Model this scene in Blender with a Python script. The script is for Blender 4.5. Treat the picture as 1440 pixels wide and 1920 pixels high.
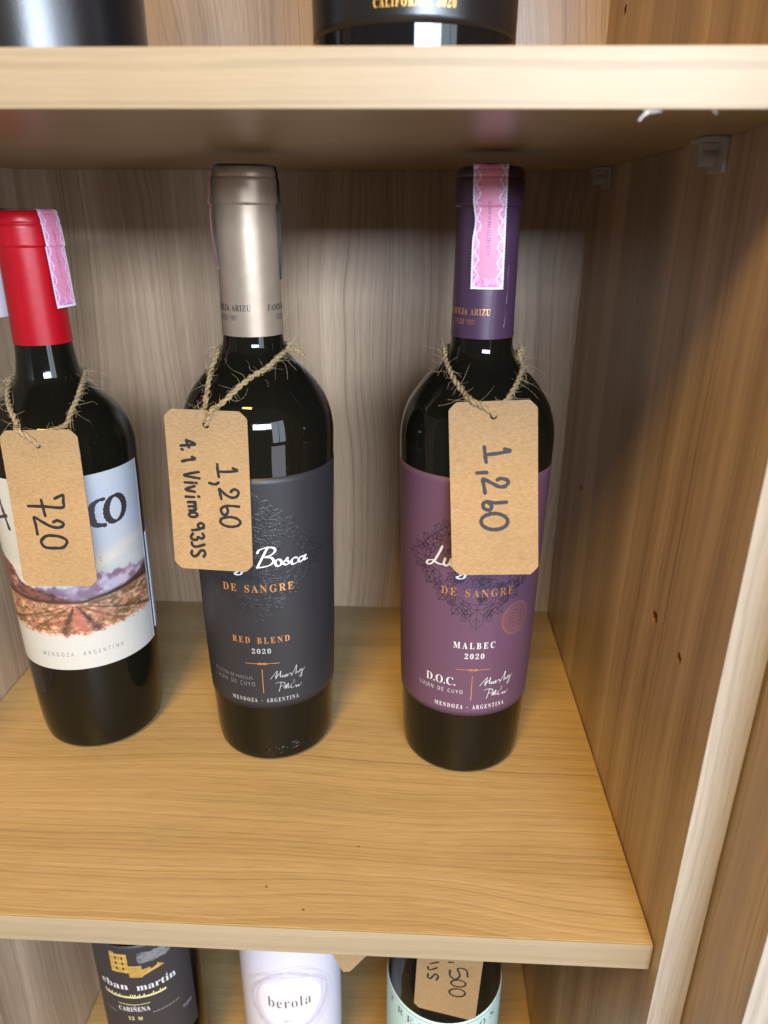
import bpy, bmesh, math, random
import numpy as np
from mathutils import Vector, Matrix
random.seed(7)
rng = np.random.default_rng(11)
for o in list(bpy.data.objects): bpy.data.objects.remove(o)
S = bpy.context.scene
COL = S.collection
PI = math.pi; rad = math.radians

# ------------------------------------------------------------------ camera
CAM = Vector((0.02867, -0.24211, 0.31383)); YAW, PITCH, ROLL = -0.04345, 0.38705, 0.00645
fw = Vector((math.sin(YAW)*math.cos(PITCH), math.cos(YAW)*math.cos(PITCH), -math.sin(PITCH)))
rt = Vector((math.cos(YAW), -math.sin(YAW), 0)); up = rt.cross(fw)
r2 = math.cos(ROLL)*rt + math.sin(ROLL)*up; u2 = -math.sin(ROLL)*rt + math.cos(ROLL)*up
cd = bpy.data.cameras.new('camera'); co = bpy.data.objects.new('camera', cd); COL.objects.link(co)
co.matrix_world = Matrix(((r2.x, u2.x, -fw.x, CAM.x), (r2.y, u2.y, -fw.y, CAM.y), (r2.z, u2.z, -fw.z, CAM.z), (0, 0, 0, 1)))
cd.sensor_fit = 'HORIZONTAL'; cd.sensor_width = 36.0; cd.lens = 36.0*1360.08/1440.0
cd.clip_start = 0.01; cd.clip_end = 60
cd.dof.use_dof = True; cd.dof.focus_distance = 0.40; cd.dof.aperture_fstop = 13.0; cd.dof.aperture_blades = 0
S.camera = co

# ------------------------------------------------------------------ world and lamps (an indoor shop: warm ceiling lamp, cool shop window, added floor glow)
w = bpy.data.worlds.new('World'); S.world = w; w.use_nodes = True
bg = w.node_tree.nodes['Background']; bg.inputs[0].default_value = (1.0, 0.90, 0.80, 1); bg.inputs[1].default_value = 0.20
def area(name, loc, target, sx, sy, power, col, spread=180):
    l = bpy.data.lights.new(name, 'AREA'); l.shape = 'RECTANGLE'; l.size = sx; l.size_y = sy; l.energy = power; l.color = col; l.spread = rad(spread)
    o = bpy.data.objects.new(name, l); COL.objects.link(o); o.location = loc
    o.rotation_euler = (Vector(target)-Vector(loc)).to_track_quat('-Z', 'Y').to_euler(); return o
TG = Vector((-0.03, 0.15, 0.15))
def dirv(az, el): return Vector((math.sin(rad(az))*math.cos(rad(el)), -math.cos(rad(az))*math.cos(rad(el)), math.sin(rad(el))))
area('ceiling_lamp', TG + dirv(-9, 50)*2.4, TG, 0.56, 0.56, 84, (1.0, 0.635, 0.175))
for az, el, wd, ht, pw in ((7.5, 16.2, 0.26, 0.22, 18), (16.5, 16.2, 0.26, 0.22, 21), (25.5, 16.2, 0.26, 0.22, 13), (35, 9, 0.27, 0.74, 6.5), (45, 9, 0.27, 0.74, 6), (38, -15, 0.60, 0.42, 5)):
    area('shop_window_and_floor', TG + dirv(az, el)*1.7, TG, wd, ht, pw, (0.70, 0.815, 0.97) if el > 0 else (0.84, 0.84, 1.0))  # lamp below the horizon is added, standing in for the bright shop floor
S.view_settings.view_transform = 'Standard'; S.view_settings.look = 'None'; S.view_settings.gamma = 1; S.view_settings.exposure = 0.08
S.render.engine = 'CYCLES'; S.cycles.max_bounces = 8; S.cycles.diffuse_bounces = 4; S.cycles.glossy_bounces = 4
S.cycles.sample_clamp_indirect = 4; S.cycles.caustics_reflective = False; S.cycles.caustics_refractive = False

# ------------------------------------------------------------------ helpers
def mesh(name, verts, faces, mat=None, parent=None, smooth=True, cols=None):
    me = bpy.data.meshes.new(name); me.from_pydata([tuple(v) for v in verts], [], [tuple(f) for f in faces]); me.update()
    if smooth: me.polygons.foreach_set('use_smooth', [True]*len(me.polygons))
    if cols is not None:
        ca = me.color_attributes.new('paint', 'FLOAT_COLOR', 'POINT')
        a = np.ones((len(verts), 4), np.float32); a[:, :3] = cols; ca.data.foreach_set('color', a.ravel())
    o = bpy.data.objects.new(name, me); COL.objects.link(o)
    if mat: me.materials.append(mat)
    if parent: o.parent = parent
    return o
def thing(name, label, cat, loc=(0, 0, 0), group=None):
    o = bpy.data.objects.new(name, None); COL.objects.link(o); o.location = loc; o.empty_display_size = 0.02
    o['label'] = label; o['category'] = cat
    if group: o['group'] = group
    return o
def box(name, a, b, mat, parent, bev=0.0006):
    bm = bmesh.new(); bmesh.ops.create_cube(bm, size=1)
    for v in bm.verts: v.co = Vector([a[i] + (b[i]-a[i])*(v.co[i]+0.5) for i in range(3)])
    if bev: bmesh.ops.bevel(bm, geom=list(bm.edges), offset=bev, segments=2, affect='EDGES', profile=0.6)
    me = bpy.data.meshes.new(name); bm.to_mesh(me); bm.free()
    o = bpy.data.objects.new(name, me); COL.objects.link(o); me.materials.append(mat); o.parent = parent; return o
def srgb(r, g, b):
    f = lambda c: (c/255/12.92 if c/255 <= 0.04045 else ((c/255+0.055)/1.055)**2.4)
    return (f(r), f(g), f(b))
class NT:
    def __init__(s, name):
        s.m = bpy.data.materials.new(name); s.m.use_nodes = True; s.t = s.m.node_tree; s.b = s.t.nodes['Principled BSDF']
    def n(s, typ, **k):
        x = s.t.nodes.new(typ)
        for a, v in k.items(): setattr(x, a, v)
        return x
    def l(s, a, b): s.t.links.new(a, b)
    def math(s, op, a, b=None, c=None):
        x = s.n('ShaderNodeMath', operation=op)
        for i, v in enumerate((a, b, c)):
            if v is None: continue
            if isinstance(v, (int, float)): x.inputs[i].default_value = v
            else: s.l(v, x.inputs[i])
        return x.outputs[0]
    def noise(s, vec=None, wv=None, scale=1, detail=2, rough=0.5, dist=0):
        x = s.n('ShaderNodeTexNoise', noise_dimensions='1D' if wv is not None else '3D')
        x.inputs['Scale'].default_value = scale; x.inputs['Detail'].default_value = detail; x.inputs['Roughness'].default_value = rough; x.inputs['Distortion'].default_value = dist
        if vec is not None: s.l(vec, x.inputs['Vector'])
        if wv is not None: s.l(wv, x.inputs['W'])
        return x.outputs[0]
    def ramp(s, fac, stops, interp='LINEAR'):
        x = s.n('ShaderNodeValToRGB'); x.color_ramp.interpolation = interp; e = x.color_ramp.elements
        while len(e) < len(stops): e.new(0.5)
        for i, (p, c) in enumerate(stops): e[i].position = p; e[i].color = (*c, 1) if len(c) == 3 else c
        s.l(fac, x.inputs[0]); return x.outputs[0]
    def mix(s, fac, a, b, mode='MIX'):
        x = s.n('ShaderNodeMix', data_type='RGBA', blend_type=mode)
        for sock, v in ((x.inputs[0], fac), (x.inputs[6], a), (x.inputs[7], b)):
            if isinstance(v, (int, float)): sock.default_value = v
            elif isinstance(v, tuple): sock.default_value = (*v, 1)
            else: s.l(v, sock)
        return x.outputs[2]
    def bump(s, h, strength, dist):
        x = s.n('ShaderNodeBump'); x.inputs['Strength'].default_value = strength; x.inputs['Distance'].default_value = dist
        s.l(h, x.inputs['Height']); s.l(x.outputs[0], s.b.inputs['Normal'])
    def set(s, **k):
        for a, v in k.items():
            i = s.b.inputs[a.replace('_', ' ')]
            if isinstance(v, tuple): i.default_value = (*v, 1)
            elif isinstance(v, (int, float)): i.default_value = v
            else: s.l(v, i)
        return s

def wood(name, perm, dark, light, seed=0.0, lines=1.0, rough=0.36, warp=0.042, fine=1.0, lsc=300, spec=0.5, wig=0.0035, flk=0.85):
    m = NT(name); tc = m.n('ShaderNodeTexCoord'); sp = m.n('ShaderNodeSeparateXYZ'); m.l(tc.outputs['Object'], sp.inputs[0])
    u, v, ww = (sp.outputs[i] for i in perm)
    def vec(a, b, c):
        x = m.n('ShaderNodeCombineXYZ'); m.l(m.math('MULTIPLY', u, a), x.inputs[0]); m.l(m.math('MULTIPLY', v, b), x.inputs[1]); m.l(m.math('MULTIPLY_ADD', ww, c, seed), x.inputs[2]); return x.outputs[0]
    n1 = m.noise(vec(9, 4.2, 3), scale=1, detail=1.5)
    n2 = m.noise(vec(60, 9, 9), scale=1, detail=2)
    t = m.math('ADD', u, m.math('MULTIPLY', m.math('SUBTRACT', n1, 0.5), warp))
    t = m.math('ADD', t, m.math('MULTIPLY', m.math('SUBTRACT', n2, 0.5), wig))
    t = m.math('ADD', t, seed*3.17)
    broad = m.noise(wv=t, scale=30, detail=2, rough=0.6)
    mid = m.noise(wv=t, scale=260, detail=3, rough=0.7)
    ln = m.noise(wv=t, scale=lsc, detail=1, rough=0.4)
    brk = m.noise(vec(90, 7, 5), scale=1, detail=2)
    line = m.ramp(ln, [(0.0, (1, 1, 1)), (0.25, (1, 1, 1)), (0.40, (0, 0, 0)), (1, (0, 0, 0))])
    line = m.math('MULTIPLY', line, m.ramp(brk, [(0.3, (0.25,)*3), (0.6, (1, 1, 1))]))
    pores = m.noise(vec(2600, 55, 100), scale=1, detail=2, rough=0.6)
    f = m.math('ADD', m.math('MULTIPLY', broad, 0.62), m.math('MULTIPLY', mid, 0.38))
    c = m.mix(m.ramp(f, [(0.27, (0, 0, 0)), (0.73, (1, 1, 1))]), dark, light)
    c = m.mix(m.math('MULTIPLY', line, 0.62*lines), c, tuple(x*0.42 for x in dark))
    fl = m.noise(wv=m.math('ADD', t, 5.3), scale=lsc*1.55, detail=2, rough=0.6)
    c = m.mix(flk, c, m.ramp(fl, [(0.30, (0.70,)*3), (0.46, (0.97,)*3), (0.75, (1.08,)*3)]), 'MULTIPLY')
    c = m.mix(0.8*fine, c, m.ramp(pores, [(0.25, (0.74,)*3), (0.5, (0.97,)*3), (0.8, (1.12,)*3)]), 'MULTIPLY')
    blot = m.noise(vec(14, 5, 6), scale=1, detail=3)
    m.set(Base_Color=m.mix(1.0, c, m.ramp(blot, [(0.25, (0.88,)*3), (0.75, (1.08,)*3)]), 'MULTIPLY'),
          Roughness=m.math('MULTIPLY_ADD', pores, 0.16, rough-0.08), Specular_IOR_Level=spec)
    m.bump(m.math('SUBTRACT', pores, m.math('MULTIPLY', line, 0.6)), 0.22, 0.00025)
    return m.m
WD, WL = (0.262, 0.172, 0.106), (0.470, 0.338, 0.226)
M = {}
M['wood_back'] = wood('wood_laminate_back', (0, 2, 1), WD, WL, 1.3, lines=0.62, lsc=330, fine=1.2, flk=0.68)
M['wood_side'] = wood('wood_laminate_side', (1, 2, 0), tuple(x*1.05 for x in WD), tuple(x*y for x, y in zip(WL, (1.30, 1.33, 1.36))), 4.1, lines=0.55, lsc=420, warp=0.026, fine=1.2, flk=0.65)
M['wood_shelf'] = wood('wood_laminate_shelf', (1, 0, 2), (0.285, 0.192, 0.088), (0.385, 0.275, 0.135), 7.7, warp=0.045, lines=0.42, lsc=430, wig=0.0018, fine=1.2, flk=0.6)
M['edge'] = wood('maple_edge_band', (2, 0, 1), (0.225, 0.174, 0.110), (0.278, 0.222, 0.147), 2.2, lines=0.5, flk=0.28, spec=0.30, rough=0.42, warp=0.006, fine=0.5)
M['edge_v'] = wood('maple_edge_band_upright', (0, 2, 1), (0.26, 0.225, 0.185), (0.40, 0.36, 0.31), 5.2, lines=0.4, flk=0.4, rough=0.42, warp=0.02, fine=1.0)
def simple(name, col, rough=0.5, metal=0.0, spec=0.5, bump=None, **k):
    m = NT(name); tc = m.n('ShaderNodeTexCoord')
    n = m.noise(tc.outputs['Object'], scale=260 if bump is None else bump[0], detail=3)
    m.set(Base_Color=m.mix(1.0, col, m.ramp(n, [(0.25, (0.93,)*3), (0.75, (1.05,)*3)]), 'MULTIPLY'), Roughness=rough, Metallic=metal, Specular_IOR_Level=spec, **k)
    if bump: m.bump(n, bump[1], bump[2])
    return m.m
def vpaint(name, rough=0.55, bump=(900, 0.15, 0.0002)):
    m = NT(name); a = m.n('ShaderNodeAttribute', attribute_name='paint'); tc = m.n('ShaderNodeTexCoord')
    n = m.noise(tc.outputs['Object'], scale=bump[0], detail=3)
    m.set(Base_Color=m.mix(1.0, a.outputs['Color'], m.ramp(n, [(0.25, (0.95,)*3), (0.75, (1.04,)*3)]), 'MULTIPLY'), Roughness=rough, Specular_IOR_Level=0.4)
    m.bump(n, bump[1], bump[2]); return m.m
def glassm(name, col):
    m = NT(name); tc = m.n('ShaderNodeTexCoord')
    d = m.noise(tc.outputs['Object'], scale=1500, detail=2, rough=0.8); sm = m.noise(tc.outputs['Object'], scale=60, detail=3)
    dust = m.ramp(d, [(0.69, (0, 0, 0)), (0.76, (1, 1, 1))])
    m.set(Base_Color=m.mix(m.math('MULTIPLY', dust, 0.10), col, (0.5, 0.47, 0.42)), Roughness=m.math('MULTIPLY_ADD', sm, 0.05, 0.012), Specular_IOR_Level=0.26, IOR=1.5)
    w_ = m.noise(tc.outputs['Object'], scale=28, detail=1); m.bump(w_, 0.12, 0.001); return m.m
M['glass'] = glassm('dark_bottle_glass', (0.0045, 0.0042, 0.0028))
M['glass_black'] = glassm('black_bottle_glass', (0.004, 0.004, 0.0045))
M['punt'] = simple('bottle_foot_glass', (0.02, 0.014, 0.006), 0.15)
M['cap_gold'] = simple('champagne_foil', (0.315, 0.240, 0.172), 0.40, 0.42, bump=(170, 0.10, 0.0006))
M['cap_plum'] = simple('plum_foil', (0.062, 0.029, 0.060), 0.36, 0.12, bump=(170, 0.12, 0.0006))
M['cap_red'] = simple('red_foil', (0.33, 0.003, 0.009), 0.34, 0.05, 0.28, bump=(170, 0.12, 0.0006))
M['cap_black'] = simple('black_foil', (0.01, 0.01, 0.011), 0.35, 0.1)
M['lab_char'] = simple('charcoal_label_paper', (0.0165, 0.0167, 0.0205), 0.48, 0, 0.38, bump=(1500, 0.25, 0.0003))
M['emboss'] = simple('charcoal_spot_varnish', (0.0105, 0.0107, 0.0135), 0.42, 0, 0.6, bump=(900, 0.1, 0.0002))
M['lab_plum'] = simple('plum_label_paper', (0.088, 0.043, 0.078), 0.44, 0.03, 0.5, bump=(1500, 0.2, 0.0003))
M['ink_plum'] = simple('dark_plum_ink', (0.012, 0.008, 0.016), 0.5)
M['lab_black'] = simple('black_label_paper', (0.006, 0.006, 0.0075), 0.30, bump=(1200, 0.15, 0.0002))
M['lab_es'] = simple('slate_label_paper', (0.022, 0.020, 0.024), 0.5, bump=(1200, 0.15, 0.0002))
M['lab_be'] = simple('lilac_label_paper', (0.50, 0.49, 0.57), 0.55, bump=(1200, 0.15, 0.0002))
M['lab_be2'] = simple('lilac_label_pale_oval', (0.55, 0.545, 0.61), 0.55, bump=(1200, 0.15, 0.0002))
M['lab_tr'] = simple('turquoise_label_paper', (0.40, 0.58, 0.60), 0.55, bump=(1200, 0.15, 0.0002))
M['swirl'] = simple('grey_lilac_ink', (0.42, 0.39, 0.49), 0.55)
M['copper'] = simple('copper_foil_print', (0.78, 0.38, 0.16), 0.30, 0.75)
M['gold_ink'] = simple('gold_print', (0.62, 0.40, 0.10), 0.4, 0.4)
M['pale_gold'] = simple('pale_gold_print', (0.62, 0.58, 0.30), 0.45, 0.1)
M['white_ink'] = simple('white_print', (0.50, 0.51, 0.53), 0.5)
M['grey_ink'] = simple('grey_print', (0.30, 0.30, 0.32), 0.5)
M['dim_ink'] = simple('dim_grey_print', (0.16, 0.16, 0.17), 0.5)
M['navy_ink'] = simple('dark_navy_print', (0.015, 0.016, 0.026), 0.5)
M['black_ink'] = simple('black_label_ink', (0.022, 0.018, 0.022), 0.5)
M['brown_ink'] = simple('grey_brown_ink', (0.12, 0.115, 0.12), 0.55)
M['marker'] = simple('black_marker', (0.012, 0.011, 0.012), 0.6, spec=0.25)
M['marker_worn'] = simple('greyed_marker', (0.021, 0.0195, 0.026), 0.6, spec=0.25)
M['paint'] = vpaint('printed_painting'); M['stamp'] = vpaint('printed_tax_stamp', 0.5, (1100, 0.2, 0.0003))
M['back_lab'] = simple('pale_blue_label_paper', (0.34, 0.37, 0.45), 0.55)
M['chip'] = simple('raw_particle_board', (0.20, 0.115, 0.045), 0.9, bump=(900, 0.8, 0.001))
M['flake'] = simple('torn_edge_band', (0.62, 0.58, 0.52), 0.5)
M['speck'] = simple('brown_speck', (0.06, 0.03, 0.015), 0.8)
def kraft():
    m = NT('kraft_card'); tc = m.n('ShaderNodeTexCoord'); mp = m.n('ShaderNodeMapping'); m.l(tc.outputs['Object'], mp.inputs[0]); mp.inputs['Scale'].default_value = (1, 1, 3.0)
    a = m.noise(mp.outputs[0], scale=420, detail=4, rough=0.75); b = m.noise(tc.outputs['Object'], scale=1700, detail=2, rough=0.6); c = m.noise(tc.outputs['Object'], scale=45, detail=2)
    col = m.ramp(a, [(0.28, (0.195, 0.120, 0.054)), (0.5, (0.250, 0.160, 0.077)), (0.75, (0.298, 0.200, 0.104))])
    col = m.mix(1.0, col, m.ramp(b, [(0.3, (0.94,)*3), (0.5, (1.0,)*3), (0.75, (1.05,)*3)]), 'MULTIPLY')
    col = m.mix(1.0, col, m.ramp(c, [(0.3, (0.95,)*3), (0.7, (1.04,)*3)]), 'MULTIPLY')
    m.set(Base_Color=col, Roughness=0.72, Specular_IOR_Level=0.3); m.bump(b, 0.3, 0.0002); return m.m
M['kraft'] = kraft()
def jute():
    m = NT('jute_fibre'); tc = m.n('ShaderNodeTexCoord'); a = m.noise(tc.outputs['Object'], scale=900, detail=4, rough=0.7); b = m.noise(tc.outputs['Object'], scale=120, detail=2)
    col = m.ramp(a, [(0.25, (0.13, 0.076, 0.030)), (0.5, (0.285, 0.190, 0.092)), (0.75, (0.44, 0.325, 0.185))])
    m.set(Base_Color=m.mix(1.0, col, m.ramp(b, [(0.3, (0.85,)*3), (0.7, (1.1,)*3)]), 'MULTIPLY'), Roughness=0.75, Specular_IOR_Level=0.3); m.bump(a, 0.6, 0.0006); return m.m
M['jute'] = jute()
M['hair'] = simple('jute_hair', (0.50, 0.38, 0.22), 0.6)
def clear():
    m = NT('clear_plastic'); m.set(Base_Color=(0.88, 0.87, 0.84), Roughness=0.14, Transmission_Weight=0.62, IOR=1.45); return m.m
M['clear'] = clear()

# ------------------------------------------------------------------ the cabinet
XL, XR, D, H, T, P, PW, H2 = -0.2554, 0.1451, 0.3091, 0.34298, 0.0161, 0.0077, 0.0160, 0.36196
ZT, ZB = 0.745, -0.80
cab = thing('display_cabinet', 'open wood laminate display cabinet holding the wine bottles', 'cabinet', (0, 0, 0))
box('back_panel', (XL-PW+0.001, D, ZB-0.002), (XR+PW-0.001, D+0.006, ZT+0.002), M['wood_back'], cab, 0)
def side(x0, x1, inner, holes):
    y0, y1 = -P+0.0008, D+0.003; outer = x1 if inner == x0 else x0; sg = 1 if outer > inner else -1
    bm = bmesh.new(); V = lambda x, y, z: bm.verts.new((x, y, z))
    q = [V(inner, y0, ZB), V(inner, y1, ZB), V(inner, y1, ZT), V(inner, y0, ZT)]; p = [V(outer, v.co.y, v.co.z) for v in q]
    ed = [bm.edges.new((q[i], q[(i+1) % 4])) for i in range(4)]; rings = []
    for (y, z, r) in holes:
        rr = [r*random.uniform(0.85, 1.2) for _ in range(14)]
        hv = [V(inner, y+rr[k]*math.cos(2*PI*k/14), z+rr[k]*math.sin(2*PI*k/14)) for k in range(14)]; rings.append((hv, y, z)); ed += [bm.edges.new((hv[k], hv[(k+1) % 14])) for k in range(14)]
    bmesh.ops.triangle_fill(bm, use_beauty=True, edges=ed)
    for f in list(bm.faces):
        m_ = f.calc_center_median()
        if any(math.hypot(m_.y-y, m_.z-z) < r*0.75 for y, z, r in holes): bm.faces.remove(f)
    for i in range(4): bm.faces.new((q[i], q[(i+1) % 4], p[(i+1) % 4], p[i]))
    bm.faces.new(p)
    for hv, y, z in rings:
        dv = [V(inner+sg*0.011, v.co.y, v.co.z) for v in hv]
        for k in range(14): bm.faces.new((hv[k], hv[(k+1) % 14], dv[(k+1) % 14], dv[k])).material_index = 1
        bm.faces.new(dv).material_index = 1
    bmesh.ops.recalc_face_normals(bm, faces=bm.faces[:])
    me = bpy.data.meshes.new('side_panel'); bm.to_mesh(me); bm.free()
    o = bpy.data.objects.new('side_panel', me); COL.objects.link(o); me.materials.append(M['wood_side']); me.materials.append(M['chip']); o.parent = cab
    e = box('edge_band', (x0, -P, ZB), (x1, -P+0.0008, ZT), M['edge_v'], o, 0.0002); return o
side(XR+0.0006, XR+PW, XR+0.0006, [(0.067, 0.136, 0.0037), (0.032, 0.136, 0.0026), (0.240, 0.139, 0.0022), (0.267, 0.426, 0.003), (0.067, 0.426, 0.0026), (0.067, -0.2, 0.0026)])
side(XL-PW, XL-0.0006, XL-0.0006, [])
def shelf(z):
    s = box('shelf_board', (XL, 0.0008, z-T), (XR, D-0.0003, z), M['wood_shelf'], cab, 0.0003)
    box('edge_band', (XL, 0, z-T+0.0001), (XR, 0.0008, z-0.0001), M['edge'], s, 0.0003); return s
sh_top = shelf(H+T); sh_mid = shelf(0.0); sh_low = shelf(-H2); shelf(ZT)  # last board is out of view, added to shade the upper bay
# torn flakes of edge band under the top shelf, and specks lying on the middle shelf
def flake(parent, p, w_, h_, tw):
    v = []; 
    for i in range(5):
        t = i/4
        v += [(p[0]+w_*t, p[1]-0.0004-0.0012*math.sin(t*3), p[2]-h_*t*t-0.0002), (p[0]+w_*t+tw, p[1]-0.0002, p[2]-h_*t*t-0.0008-0.0003*math.sin(5*t))]
    v += [(a, b-0.0003, c) for a, b, c in v]
    f = [(2*i, 2*i+1, 2*i+3, 2*i+2) for i in range(4)] + [(10+2*i, 12+2*i, 13+2*i, 11+2*i) for i in range(4)]
    mesh('splinter', v, f, M['flake'], parent)
for x, w_, h_ in ((0.0925, 0.005, 0.0002), (0.0942, -0.0028, 0.0026), (0.1120, 0.002, 0.0010)):
    flake(sh_top, (x, 0.0, H), w_, h_, 0.0006)
def blob(name, c, r, mat, parent, flat=0.5):
    bm = bmesh.new(); bmesh.ops.create_icosphere(bm, subdivisions=1, radius=1)
    for v in bm.verts: v.co = Vector((c[0]+v.co.x*r*random.uniform(0.7, 1.4), c[1]+v.co.y*r*random.uniform(0.6, 1.1), c[2]+v.co.z*r*flat))
    me = bpy.data.meshes.new(name); bm.to_mesh(me); bm.free(); me.materials.append(mat); o = bpy.data.objects.new(name, me); COL.objects.link(o); o.parent = parent
for x, y in ((-0.041, 0.0225), (-0.0205, 0.0105), (0.0035, 0.050)): blob('speck', (x, y, 0.0002), 0.0006, M['speck'], sh_mid)
# clear plastic shelf supports under the top shelf
for y in (0.079, 0.262):
    x1 = XR+0.0004; z1 = H-0.0002
    pn = box('shelf_pin', (x1-0.0016, y-0.008, z1-0.0125), (x1, y+0.008, z1), M['clear'], cab, 0.0004)
    box('ledge', (x1-0.0095, y-0.008, z1-0.0018), (x1-0.0017, y+0.008, z1), M['clear'], pn, 0.0004)
    box('rib', (x1-0.0085, y-0.0012, z1-0.0100), (x1-0.0017, y+0.0012, z1-0.0019), M['clear'], pn, 0.0004)
    bm = bmesh.new(); bmesh.ops.create_cone(bm, cap_ends=True, segments=16, radius1=0.0028, radius2=0.0026, depth=0.006, matrix=Matrix.Translation((x1-0.0047, y, z1-0.0068)) @ Matrix.Rotation(PI/2, 4, 'Y'))
    me = bpy.data.meshes.new('peg'); bm.to_mesh(me); bm.free(); me.materials.append(M['clear']); o = bpy.data.objects.new('peg', me); COL.objects.link(o); o.parent = pn
# the cabinet standing next to it, a little further forward
nb = thing('display_cabinet', 'second wood laminate cabinet with pale front edge, at the right margin', 'cabinet', (0, 0, 0))
sp_ = box('side_panel', (XR+PW+0.001, -0.0472, ZB), (XR+PW+0.017, D, ZT), M['wood_side'], nb, 0)
box('edge_band', (XR+PW+0.001, -0.048, ZB), (XR+PW+0.017, -0.0472, ZT), M['edge_v'], sp_, 0.0002)

# ------------------------------------------------------------------ bottles
def catmull(pts, n=8):
    pts = [np.array(p, float) for p in pts]; q = [2*pts[0]-pts[1]] + pts + [2*pts[-1]-pts[-2]]; out = []
    for i in range(1, len(q)-2):
        for k in range(n):
            t = k/n; p0, p1, p2, p3 = q[i-1:i+3]
            out.append(0.5*((2*p1)+(-p0+p2)*t+(2*p0-5*p1+4*p2-p3)*t*t+(-p0+3*p1-3*p2+p3)*t**3))
    out.append(pts[-1]); return out
class Prof:
    def __init__(s, pts):
        s.p = np.array(pts, float)/1000; z = s.p[:, 0]; r = s.p[:, 1]; dz = np.diff(z); m = np.diff(r)/dz; tg = np.zeros(len(z)); tg[0] = m[0]; tg[-1] = m[-1]
        for i in range(1, len(z)-1): tg[i] = 0 if m[i-1]*m[i] <= 0 else 2*m[i-1]*m[i]/(m[i-1]+m[i])
        s.z, s.rr, s.tg = z, r, tg
    def __call__(s, z):
        i = int(np.clip(np.searchsorted(s.z, z)-1, 0, len(s.z)-2)); h = s.z[i+1]-s.z[i]; t = min(max((z-s.z[i])/h, 0), 1)
        return (2*t**3-3*t*t+1)*s.rr[i]+(t**3-2*t*t+t)*h*s.tg[i]+(-2*t**3+3*t*t)*s.rr[i+1]+(t**3-t*t)*h*s.tg[i+1]
def revolve(name, zr, mat, parent, seg=96, close_top=True, close_bot=True):
    v, f = [], []
    for z, r in zr:
        for k in range(seg): a = 2*PI*k/seg; v.append((r*math.cos(a), r*math.sin(a), z))
    for i in range(len(zr)-1):
        for k in range(seg): k2 = (k+1) % seg; f.append((i*seg+k, i*seg+k2, (i+1)*seg+k2, (i+1)*seg+k))
    if close_top: f.append(tuple((len(zr)-1)*seg+k for k in range(seg)))
    if close_bot: f.append(tuple(reversed(range(seg))))
    return mesh(name, v, f, mat, parent)
def surf(pr, th0, off=0.0):
    # (s, z) in metres on the bottle wall, s = arc length from the centre line th0 -> 3D point in the bottle's frame
    def f(s, z, h=0.0):
        r = pr(z); a = th0 + s/0.0404; r += off+h
        return (r*math.cos(a), r*math.sin(a), z)
    return f
def label(name, pr, th0, th1, z0, z1, mat, parent, off=0.00022, corner=0.0015, edge=None, n=90, m=40):
    v, f = [], []
    for j in range(m+1):
        for i in range(n+1):
            a = th0+(th1-th0)*i/n; zz = z0+(z1-z0)*j/m
            if edge: zz = edge(a, zz)
            r = pr(zz)+off; v.append((r*math.cos(a), r*math.sin(a), zz))
    W_ = n+1
    for j in range(m):
        for i in range(n): f.append((j*W_+i, j*W_+i+1, (j+1)*W_+i+1, (j+1)*W_+i))
    # paper thickness: a rim that turns in to the glass
    rim = [i for i in range(W_)] + [j*W_+n for j in range(1, m+1)] + [m*W_+i for i in range(n-1, -1, -1)] + [j*W_ for j in range(m-1, 0, -1)]
    b = len(v)
    for k in rim: x, y, z = v[k]; q = math.hypot(x, y); s = (q-off*0.9)/q; v.append((x*s, y*s, z))
    L = len(rim)
    for k in range(L): f.append((rim[(k+1) % L], rim[k], b+k, b+(k+1) % L))
    return mesh(name, v, f, mat, parent)
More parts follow.
